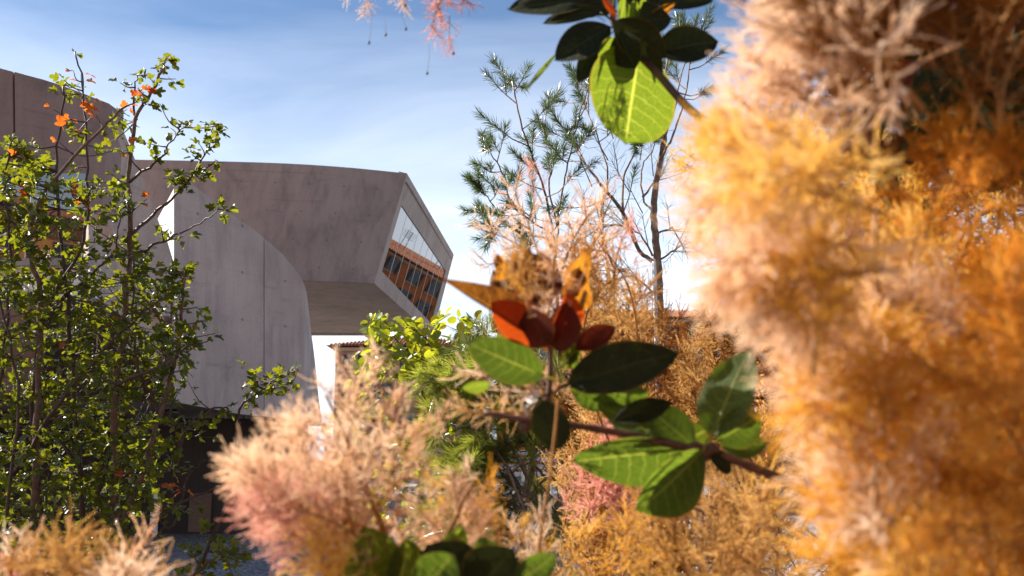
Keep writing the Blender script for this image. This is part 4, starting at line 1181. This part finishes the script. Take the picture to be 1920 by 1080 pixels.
# the pink bush at lower left of centre
bp_ = root('smoke_bush', at(640, 1500, .68).xy.to_3d() + Vector((0, 0, .1)), 'blurred salmon pink smoke bush in front of the curved museum wall', 'shrub', 'smoke bushes')
for path, r0 in (([(760, 2600), (780, 1500), (740, 1080), (680, 900), (640, 800), (610, 740)], .004), ([(700, 2600), (690, 1500), (650, 1080), (560, 900), (510, 860)], .0035), ([(820, 2600), (840, 1500), (830, 1080), (860, 960), (890, 900)], .003)):
    P = smooth_path([at(x, y, .70) for x, y in path], 6)
    b = MB(); b.tube(P, [lerp(r0, .001, i / (len(P) - 1)) for i in range(len(P))], 6); b.build('branch', [M['stalk']], bp_, smooth=True)
for x, y, d, a, s, kd, m in (
    (500, 900, .66, 130, .42, 'full', 'smoke_pink'), (475, 850, .64, 140, .36, 'full', 'smoke_pink'), (520, 960, .62, 150, .36, 'full', 'smoke_rose'), (495, 935, .70, 120, .36, 'full', 'smoke_rose'), (525, 1010, .68, 170, .32, 'full', 'smoke_rose'), (450, 800, .66, 120, .26, 'sparse', 'smoke_pink'),
    (560, 840, .70, 110, .42, 'sparse', 'smoke_pink'), (600, 790, .72, 100, .40, 'sparse', 'smoke_pink'), (550, 780, .74, 125, .34, 'sparse', 'smoke_pink'), (640, 750, .74, 95, .40, 'sparse', 'smoke_pink'), (690, 770, .76, 80, .42, 'sparse', 'smoke_pink'), (725, 740, .78, 75, .36, 'sparse', 'smoke_pink'), (670, 690, .78, 95, .30, 'sparse', 'smoke_pink'), (705, 650, .8, 80, .26, 'sparse', 'smoke_pink'),
    (740, 810, .74, 60, .42, 'sparse', 'smoke_pink'), (790, 770, .78, 45, .34, 'sparse', 'smoke_pink'), (650, 850, .68, 80, .42, 'sparse', 'smoke_pink'), (620, 930, .66, 100, .42, 'sparse', 'smoke_pink'), (590, 1010, .66, 110, .42, 'sparse', 'smoke_pink'), (660, 1010, .70, 80, .40, 'sparse', 'smoke_orange'), (560, 900, .72, 130, .4, 'full', 'smoke_pink'),
    (560, 1060, .66, 130, .42, 'full', 'smoke_orange'), (740, 900, .72, 60, .36, 'sparse', 'smoke_pink'), (700, 970, .72, 85, .34, 'sparse', 'smoke_orange'), (460, 890, .72, 150, .34, 'full', 'smoke_pink'), (620, 1070, .62, 90, .36, 'full', 'smoke_orange'), (690, 880, .74, 75, .36, 'sparse', 'smoke_pink'),
    (865, 960, .75, 75, .36, 'full', 'smoke_pink'), (905, 940, .78, 60, .34, 'sparse', 'smoke_orange'), (820, 1000, .74, 110, .34, 'sparse', 'smoke_pink'), (780, 970, .74, 80, .30, 'sparse', 'smoke_pink'), (940, 990, .8, 40, .32, 'sparse', 'smoke_orange'), (760, 860, .8, 70, .36, 'sparse', 'smoke_pink'), (640, 960, .74, 100, .4, 'sparse', 'smoke_pink'), (720, 1040, .76, 90, .36, 'sparse', 'smoke_pink'), (580, 960, .7, 120, .4, 'full', 'smoke_pink'), (640, 800, .78, 90, .4, 'sparse', 'smoke_pink'), (820, 930, .82, 80, .34, 'sparse', 'smoke_orange'), (880, 1010, .8, 80, .34, 'full', 'smoke_pink'), (590, 860, .66, 110, .42, 'sparse', 'smoke_pink'), (520, 860, .7, 110, .42, 'full', 'smoke_pink'), (610, 720, .74, 110, .36, 'sparse', 'smoke_pink'), (680, 820, .72, 90, .4, 'sparse', 'smoke_pink'), (900, 1020, .82, 60, .34, 'sparse', 'smoke_pink'), (970, 1030, .84, 70, .36, 'sparse', 'smoke_pink'), (1020, 1000, .86, 90, .34, 'sparse', 'smoke_pink'), (850, 900, .84, 65, .3, 'sparse', 'smoke_pink'), (760, 990, .78, 70, .36, 'sparse', 'smoke_pink'), (800, 1050, .8, 80, .36, 'full', 'smoke_pink'), (530, 760, .74, 120, .26, 'sparse', 'smoke_pink'), (640, 650, .8, 95, .22, 'sparse', 'smoke_pink')):
    plume_c(bp_, x + 44 if x < 620 else x + 8, y + (38 if y < 900 else 10), d, a + R.uniform(-12, 12), s * .92, m, kd, R.uniform(-.25, .35))
G = [M['cotinus'], M['vein_pale']]; GG = [M['cotinus_glow'], M['vein_pale']]; GD = [M['cotinus_shade'], M['vein_dark']]
def L_(parent, bx, by, tx, ty, d, wpx, mats, dt=0.0, **kw):
    base = at(bx, by, d); tip = at(tx, ty, d + dt)
    kw.setdefault('seed', int(bx * 3 + ty))
    return big_leaf('leaf', parent, base, tip, wpx * d / F, mats, **kw)
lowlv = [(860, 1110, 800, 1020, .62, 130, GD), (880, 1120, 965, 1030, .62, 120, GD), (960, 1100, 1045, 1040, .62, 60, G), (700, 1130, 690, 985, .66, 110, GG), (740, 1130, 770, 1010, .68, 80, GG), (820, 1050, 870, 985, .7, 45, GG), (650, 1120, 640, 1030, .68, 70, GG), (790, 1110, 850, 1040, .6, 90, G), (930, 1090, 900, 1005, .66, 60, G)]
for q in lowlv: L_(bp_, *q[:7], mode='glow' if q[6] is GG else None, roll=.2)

# corner plumes at lower left
bc = root('smoke_bush', at(160, 2200, .72).xy.to_3d() + Vector((0, 0, .1)), 'low peach smoke bush plumes at the foot of the maple', 'shrub', 'smoke bushes')
for path in ([(170, 3000), (190, 1500), (200, 1100), (210, 1030)], [(60, 3000), (30, 1500), (20, 1100), (25, 1030)]):
    P = smooth_path([at(x, y, .72) for x, y in path], 6)
    b = MB(); b.tube(P, [lerp(.003, .001, i / (len(P) - 1)) for i in range(len(P))], 6); b.build('branch', [M['stalk']], bc, smooth=True)
for x, y, d, a, s, kd, m in ((190, 1050, .70, 100, .55, 'full', 'smoke_tan'), (230, 1040, .72, 70, .5, 'sparse', 'smoke_pink'), (150, 1060, .72, 120, .5, 'full', 'smoke_tan'), (270, 1070, .72, 50, .45, 'sparse', 'smoke_tan'), (200, 1100, .68, 90, .5, 'full', 'smoke_pink'), (30, 1040, .74, 80, .42, 'sparse', 'smoke_pink'), (10, 1070, .72, 110, .45, 'full', 'smoke_rose'), (60, 1090, .74, 60, .4, 'sparse', 'smoke_rose'), (-10, 1020, .76, 90, .4, 'sparse', 'smoke_pink'), (300, 1110, .72, 60, .4, 'full', 'smoke_tan')):
    plume_c(bc, x, y + 62, d, a, s * .95, m, kd, R.uniform(-.2, .3))

# the great golden bush on the right, with the leafy shoots that reach in from it
br = root('smoke_bush', at(1750, 4200, .75).xy.to_3d() + Vector((0, 0, .1)), 'huge blurred golden orange smoke bush filling the right side with green and red leafy shoots', 'shrub', 'smoke bushes')
for path, r0, d in (([(1900, 4600), (1880, 2200), (1860, 1100), (1790, 860), (1720, 700), (1650, 560), (1640, 400)], .0032, .50), ([(1760, 4600), (1740, 2200), (1720, 1200), (1560, 960), (1480, 820)], .006, .66), ([(2000, 4600), (2050, 2200), (2000, 900), (1900, 400), (1750, 60), (1500, -200), (1000, -260), (720, -180)], .0045, 1.25)):
    P = smooth_path([at(x, y, d) for x, y in path], 6)
    b = MB(); b.tube(P, [lerp(r0, .0012, i / (len(P) - 1)) for i in range(len(P))], 6); b.build('branch', [M['stalk']], br, smooth=True)
def xleft(y):
    pts = [(-60, 1400), (0, 1380), (100, 1365), (200, 1310), (300, 1275), (400, 1275), (500, 1290), (600, 1325), (700, 1420), (760, 1450), (850, 1480), (950, 1510), (1080, 1500), (1200, 1490)]
    for (a, xa), (c, xc) in zip(pts, pts[1:]):
        if a <= y <= c: return lerp(xa, xc, (y - a) / (c - a))
    return 1400
rr_ = random.Random(101)
hole = [(1550, 70), (1760, 10), (2060, -20), (2060, 450), (1850, 430), (1640, 330)]
# edge plumes pointing out to the left, paler colour stands in for sunlit rim
for y in range(10, 1100, 40):
    d = rr_.uniform(.42, .60); s = rr_.uniform(.34, .46)
    ang = 180 + rr_.uniform(-45, 25) if y > 150 else 150 + rr_.uniform(-20, 20)
    half = .115 * s / d * F
    plume_c(br, xleft(y) + half, y, d, ang, s, 'smoke_orange' if rr_.random() < (.55 if y > 620 else .15) else 'smoke_pink', 'full', rr_.uniform(-.2, .4))
n = 0
while n < 92:
    y = rr_.uniform(-40, 1120); x = rr_.uniform(1420, 1990)
    if x < xleft(y) + 150 or poly_has(hole, x, y) or poly_has(hole, x + 60, y - 60): continue
    n += 1
    d = rr_.uniform(.40, .80); s = rr_.uniform(.62, .85) * d
    m = 'smoke_brown_shade' if (y < 210 and x > 1560 and rr_.random() < .9) else ('smoke_rust' if rr_.random() < (x - 1600) / 500 + (y - 600) / 1800 else ('smoke_orange' if rr_.random() < .8 else 'smoke_pink'))
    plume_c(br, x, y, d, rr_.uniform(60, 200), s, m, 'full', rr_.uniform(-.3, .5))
n = 0
while n < 44:                      # a deeper layer closes the gaps
    y = rr_.uniform(-40, 1120); x = rr_.uniform(1480, 2000)
    if x < xleft(y) + 190 or poly_has(hole, x, y): continue
    n += 1
    plume_c(br, x, y, rr_.uniform(1.0, 1.5), rr_.uniform(60, 200), rr_.uniform(1.1, 1.5), 'smoke_orange' if rr_.random() < .6 else 'smoke_brown_shade', 'far')
# leaves in the gap at upper right, shade put into their dark colour
for k in range(150):
    x, y = rr_.uniform(1640, 2020), rr_.uniform(20, 360); a = rr_.uniform(0, 6.28); l = rr_.uniform(70, 125)
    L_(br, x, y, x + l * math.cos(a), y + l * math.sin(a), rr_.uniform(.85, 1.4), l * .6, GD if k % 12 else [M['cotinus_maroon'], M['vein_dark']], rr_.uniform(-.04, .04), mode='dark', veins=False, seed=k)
for x, y, a_, s_, kd in ((1480, 0, 100, .4, 'full'), (1560, 10, 80, .42, 'full'), (1640, -5, 110, .42, 'full'), (1720, 0, 70, .42, 'full'), (1800, -10, 100, .42, 'full'), (1880, 0, 80, .42, 'full'), (1600, 70, 120, .4, 'full'), (1680, 60, 60, .36, 'sparse'),
                          (1740, 330, 100, .34, 'full'), (1830, 350, 80, .34, 'full'), (1920, 340, 100, .34, 'full'), (1700, 180, 130, .32, 'sparse'), (1800, 240, 100, .32, 'sparse'), (1880, 200, 60, .34, 'sparse'), (1780, 120, 120, .34, 'sparse'), (1900, 100, 90, .34, 'sparse'), (1850, 60, 40, .36, 'sparse'), (1660, 260, 110, .36, 'full')):
    plume_c(br, x, y, rr_.uniform(.46, .62), a_ + rr_.uniform(-15, 15), s_, 'smoke_brown_shade' if y < 320 else 'smoke_rust', kd, .1)
for k in range(16):
    plume_c(br, rr_.uniform(1600, 2050), rr_.uniform(-20, 430), rr_.uniform(1.6, 2.2), rr_.uniform(30, 150), rr_.uniform(1.6, 2.2), 'smoke_brown_shade', 'far')  # dark backing plumes, shadow in the gap painted as brown
for (x, y) in ((1375, 355), (1395, 345), (1490, 365), (1360, 260)):
    L_(br, x, y, x + 26, y + 12, .7, 20, GG, 0, mode='glow', veins=False)
# central leafy shoot
P = smooth_path([at(x, y, d) for x, y, d in ((1790, 1500, .85), (1680, 1020, .82), (1500, 918, .80), (1420, 880, .80), (1330, 850, .80), (1200, 820, .80), (1080, 798, .80), (980, 786, .80), (908, 774, .80))], 6)
b = MB(); n_ = len(P); b.tube(P, [lerp(.0046, .0024, i / (n_ - 1)) * (1 + .12 * math.sin(i * 2.1)) for i in range(n_)], 8)
for x, y, rad in ((1320, 850, .0075), (1305, 838, .005), (1335, 842, .006), (1012, 792, .006), (985, 800, .005), (1025, 786, .005)):
    c = at(x, y, .80); b.tube([c + Vector((-rad, 0, 0)), c, c + Vector((rad, 0, 0))], (rad * .5, rad, rad * .5), 8)
Q = smooth_path([at(x, y, d) for x, y, d in ((1015, 790, .80), (1028, 740, .80), (1032, 690, .80), (1030, 640, .80), (1025, 600, .80))], 5)
b.tube(Q, [lerp(.003, .0016, i / (len(Q) - 1)) for i in range(len(Q))], 7)
cs = b.build('leafy_shoot', [M['bark_red']], br, smooth=True)
RD = [M['cotinus_red'], M['vein_red']]; OR = [M['cotinus_orange'], M['vein_red']]; MR = [M['cotinus_maroon'], M['vein_dark']]
for q, kw in (
    ((1020, 704, 872, 643, .79, 84, G, -.01), dict(mode='glow', shape=.9)),
    ((1062, 724, 1278, 653, .77, 96, GD, .01), dict(mode='dark', shape=.9)),
    ((1095, 735, 1222, 742, .82, 46, G, .0), dict(roll=.5)),
    ((1022, 748, 1048, 846, .76, 74, GD, .0), dict(mode='dark')),
    ((1334, 822, 1404, 648, .80, 100, G, .02), dict(roll=-.35, wave=.03, shape=.85)),
    ((1344, 826, 1430, 778, .80, 76, G, .0), dict(roll=.3)),
    ((1284, 828, 1072, 880, .82, 104, G, .02), dict(mode='glow', shape=.95)),
    ((1316, 842, 1198, 966, .79, 100, G, -.01), dict(mode='glow')),
    ((1150, 790, 1262, 752, .80, 46, GD, .0), dict(mode='dark')),
    ((1200, 800, 1120, 756, .82, 40, G, .0), dict(roll=.3)),
    ((920, 716, 866, 732, .80, 24, GG, .0), dict(mode='glow', veins=False)),
    ((1052, 680, 1062, 634, .79, 24, GG, .0), dict(mode='glow', veins=False)),
    ((1066, 684, 1084, 640, .79, 22, GG, .0), dict(mode='glow', veins=False)),
    ((1058, 690, 1086, 662, .79, 20, GG, .0), dict(mode='glow', veins=False)),
    ((1320, 850, 1270, 790, .83, 60, GG, .0), dict(mode='glow')),
    ((1330, 860, 1375, 880, .79, 40, GD, .0), dict(mode='dark')),
    # autumn coloured leaves at the tip
    ((1000, 632, 826, 512, .80, 60, [M['cotinus_brown'], M['vein_red']], -.02), dict(roll=.6, fold=.8, shape=.8, point=.35)),
    ((1020, 640, 920, 566, .79, 74, RD, -.01), dict(mode='glow', fold=.25)),
    ((1030, 640, 935, 545, .80, 70, RD, .02), dict(mode='glow', fold=.25)),
    ((1030, 636, 1068, 548, .79, 50, RD, -.02), dict(mode='glow', fold=.4)),
    ((1050, 662, 1060, 566, .77, 76, MR, .0), dict(mode='dark')),
    ((1030, 650, 985, 580, .775, 74, MR, .0), dict(mode='dark')),
    ((1078, 656, 1156, 610, .79, 46, MR, .0), dict(mode='dark')),
    ((1000, 590, 955, 480, .84, 70, OR, .02), dict(mode='glow', wave=.09)),
    ((1005, 600, 992, 458, .86, 58, [M['cotinus_brown'], M['vein_red']], .02), dict(roll=.2, wave=.05)),
    ((975, 590, 922, 505, .86, 50, [M['cotinus_brown'], M['vein_red']], .02), dict(roll=.3, wave=.09)), ((1010, 580, 1030, 480, .85, 50, OR, .0), dict(roll=-.4, wave=.1)), ((960, 575, 935, 475, .87, 44, OR, .0), dict(roll=.5, wave=.1)),
    ((1046, 585, 1110, 470, .83, 66, OR, .02), dict(mode='glow', wave=.06)),
    ((1010, 580, 1040, 500, .83, 60, [M['cotinus_maroon'], M['vein_red']], .02), dict(mode='dark', wave=.05)),
    ((990, 560, 1015, 545, .80, 55, MR, .0), dict(mode='dark', wave=.06)),
    ((960, 560, 918, 528, .82, 34, [M['cotinus_brown'], M['vein_red']], .01), dict(roll=.4, wave=.12, fold=.5)),
    ((985, 540, 965, 470, .80, 32, OR, .01), dict(roll=-.5, wave=.13, fold=.6)),
    ((1000, 545, 1015, 470, .79, 30, [M['cotinus_brown'], M['vein_red']], .01), dict(roll=.6, wave=.13, fold=.6)),
    ((1050, 560, 1092, 500, .80, 36, [M['cotinus_brown'], M['vein_red']], .01), dict(roll=.5, wave=.1, fold=.6)),
    ((965, 590, 880, 545, .81, 30, MR, .01), dict(roll=.3, wave=.08, fold=.5)),
    ((1300, 838, 1208, 756, .81, 72, G, .01), dict(roll=.3, shape=.9)),
    ((1290, 832, 1140, 782, .83, 66, G, .01), dict(mode='dark', shape=.9)),
    ((1352, 838, 1440, 830, .81, 56, G, .0), dict(roll=-.3, shape=.9)),
    ((1300, 850, 1250, 930, .82, 70, GD, .0), dict(mode='dark', shape=.9)),
    ((1070, 720, 1150, 770, .83, 48, G, .0), dict(roll=.4)),
):
    L_(cs, *q, **kw)
b = MB()
for k in range(7):                 # pale crumpled dead leaf stuck to the shoot
    a = at(978 + k * 4, 775 - k * 4, .79); c = a + randdir(R) * .006; e = a + randdir(R) * .007 + Vector((0, 0, .006))
    b.add([a, c, e, a + Vector((.005, 0, .004))], [(0, 1, 2), (0, 2, 3)])
b.build('dry_leaf', [M['white_render']], cs)
plume_c(br, 970, 520, .76, 110, .3, 'smoke_tan', 'sparse'); plume_c(br, 1040, 510, .77, 80, .3, 'smoke_pink', 'sparse'); plume_c(br, 1000, 540, .79, 100, .36, 'smoke_tan', 'sparse'); plume_c(br, 1040, 600, .78, 95, .3, 'smoke_pink', 'sparse')
plume_c(br, 950, 700, .85, 150, .45, 'smoke_pink', 'sparse'); plume_c(br, 1020, 730, .84, 120, .35, 'smoke_pink', 'sparse')
plume_c(br, 930, 760, .88, 160, .4, 'smoke_tan', 'sparse')
for x, y, s in ((1060, 1030, .55), (1140, 1040, .6), (1220, 1050, .6), (1300, 1040, .6), (1390, 1040, .65), (1010, 1060, .5), (1440, 960, .6), (1180, 1000, .5), (1350, 1000, .5), (1460, 1060, .6)):
    plume_c(br, x, y, .95 + R.uniform(-.1, .15), 90 + R.uniform(-50, 50), s, 'smoke_orange' if R.random() < .5 else 'smoke_tan', 'full' if R.random() < .6 else 'sparse')
# thin stalk crossing in front of the shoot
P = smooth_path([at(x, y, .74) for x, y in ((1000, 1250), (1010, 1040), (1030, 900), (1042, 800), (1046, 750))], 6)
b = MB(); b.tube(P, .0011, 6); b.build('thin_stalk', [M['stalk']], br, smooth=True)
# upper shoot
P = smooth_path([at(x, y, d) for x, y, d in ((1560, 620, 1.0), (1400, 300, 1.02), (1292, 204, 1.04), (1235, 140, 1.05), (1180, 84, 1.05), (1150, 40, 1.05), (1150, -10, 1.05))], 6)
b = MB(); n_ = len(P); b.tube(P, [lerp(.0052, .0034, i / (n_ - 1)) for i in range(n_)], 8)
us = b.build('leafy_shoot', [M['bark_dark']], br, smooth=True)
for q, kw in (
    ((1196, 84, 1176, 272, 1.07, 166, GG, .0), dict(mode='glow', shape=1.12, fold=.03, curl=.03, blunt=.5)),
    ((1158, 74, 1128, 140, 1.05, 62, GG, .0), dict(mode='glow', shape=.85)),
    ((1110, 4, 950, 8, 1.06, 52, [M['cotinus_shade'], M['vein_pale']], .0), dict(mode='dark')),
    ((1130, 20, 1016, 38, 1.05, 30, GD, .0), dict(mode='dark')),
    ((1146, 52, 1038, 108, 1.04, 66, GD, -.01), dict(mode='dark')),
    ((1140, 70, 1080, 154, 1.06, 44, GD, .0), dict(mode='dark')),
    ((1045, 98, 984, 170, 1.06, 9, GG, .0), dict(veins=False, petiole=.1)),
    ((1150, 40, 1250, 110, 1.03, 74, GD, .0), dict(mode='dark')),
    ((1170, 45, 1262, 30, 1.04, 62, GD, .0), dict(mode='dark')),
    ((1160, 60, 1190, 130, 1.03, 64, GD, .0), dict(mode='dark')),
    ((1180, 70, 1240, 140, 1.09, 60, GD, .0), dict(mode='dark')),
    ((1228, 100, 1350, 72, 1.05, 72, GD, .0), dict(mode='dark')),
    ((1160, 20, 1240, -30, 1.06, 70, GD, .0), dict(mode='dark')),
    ((1230, 10, 1340, -5, 1.06, 36, GD, .0), dict(mode='dark')),
    ((1140, 30, 1110, -50, 1.05, 70, GD, .0), dict(mode='dark')),
    ((1160, 40, 1176, -5, 1.03, 30, GG, .0), dict(mode='glow')),
    ((1180, 40, 1196, 0, 1.03, 24, GG, .0), dict(mode='glow')),
    ((1200, 38, 1215, -10, 1.05, 26, GG, .0), dict(mode='glow')),
    ((1200, 42, 1270, 8, 1.05, 24, [M['cotinus_orange'], M['vein_pale']], .0), dict(mode='glow')),
    ((1120, 30, 1060, -10, 1.07, 40, GD, .0), dict(mode='dark')),
    ((1150, 30, 1128, -8, 1.03, 8, RD, .0), dict(veins=False)),
    ((1158, 34, 1136, -4, 1.03, 7, RD, .0), dict(veins=False)),
):
    L_(us, *q, **kw)
# hanging plume ends at the top, with dark seeds on threads
def seeds(lst, d):
    for (x0, y0, x1, y1) in lst:
        b = MB(); a, c = at(x0, y0, d), at(x1, y1, d)
        b.tube([a, a.lerp(c, .5) + Vector((.001, 0, 0)), c], .0002, 4, 1)
        e = 0.0022
        b.tube([c + Vector((0, 0, e)), c + Vector((0, 0, e * .5)), c, c - Vector((0, 0, e * .6)), c - Vector((0, 0, e))], (e * .2, e * .55, e * .7, e * .5, e * .15), 8, 0)
        b.build('seed', [M['seed'], M['stalk']], br, smooth=True)
seeds([(697, 28, 692, 80), (720, 30, 723, 65), (748, 12, 761, 54), (762, -10, 760, 10), (805, 85, 801, 137), (845, 495 - 420, 850, 100)], 1.1)
for x, y, a, s, m in ((705, -8, 265, .42, 'smoke_pink'), (740, -15, 280, .4, 'smoke_pink'), (680, -20, 240, .36, 'smoke_pink'), (830, 25, 275, .5, 'smoke_rose'), (850, 0, 300, .4, 'smoke_rose'), (815, -10, 250, .4, 'smoke_rose'), (838, 75, 270, .28, 'smoke_rose')):
    plume_c(br, x, y - 8, 1.15, a, s * .8, m, 'sparse')
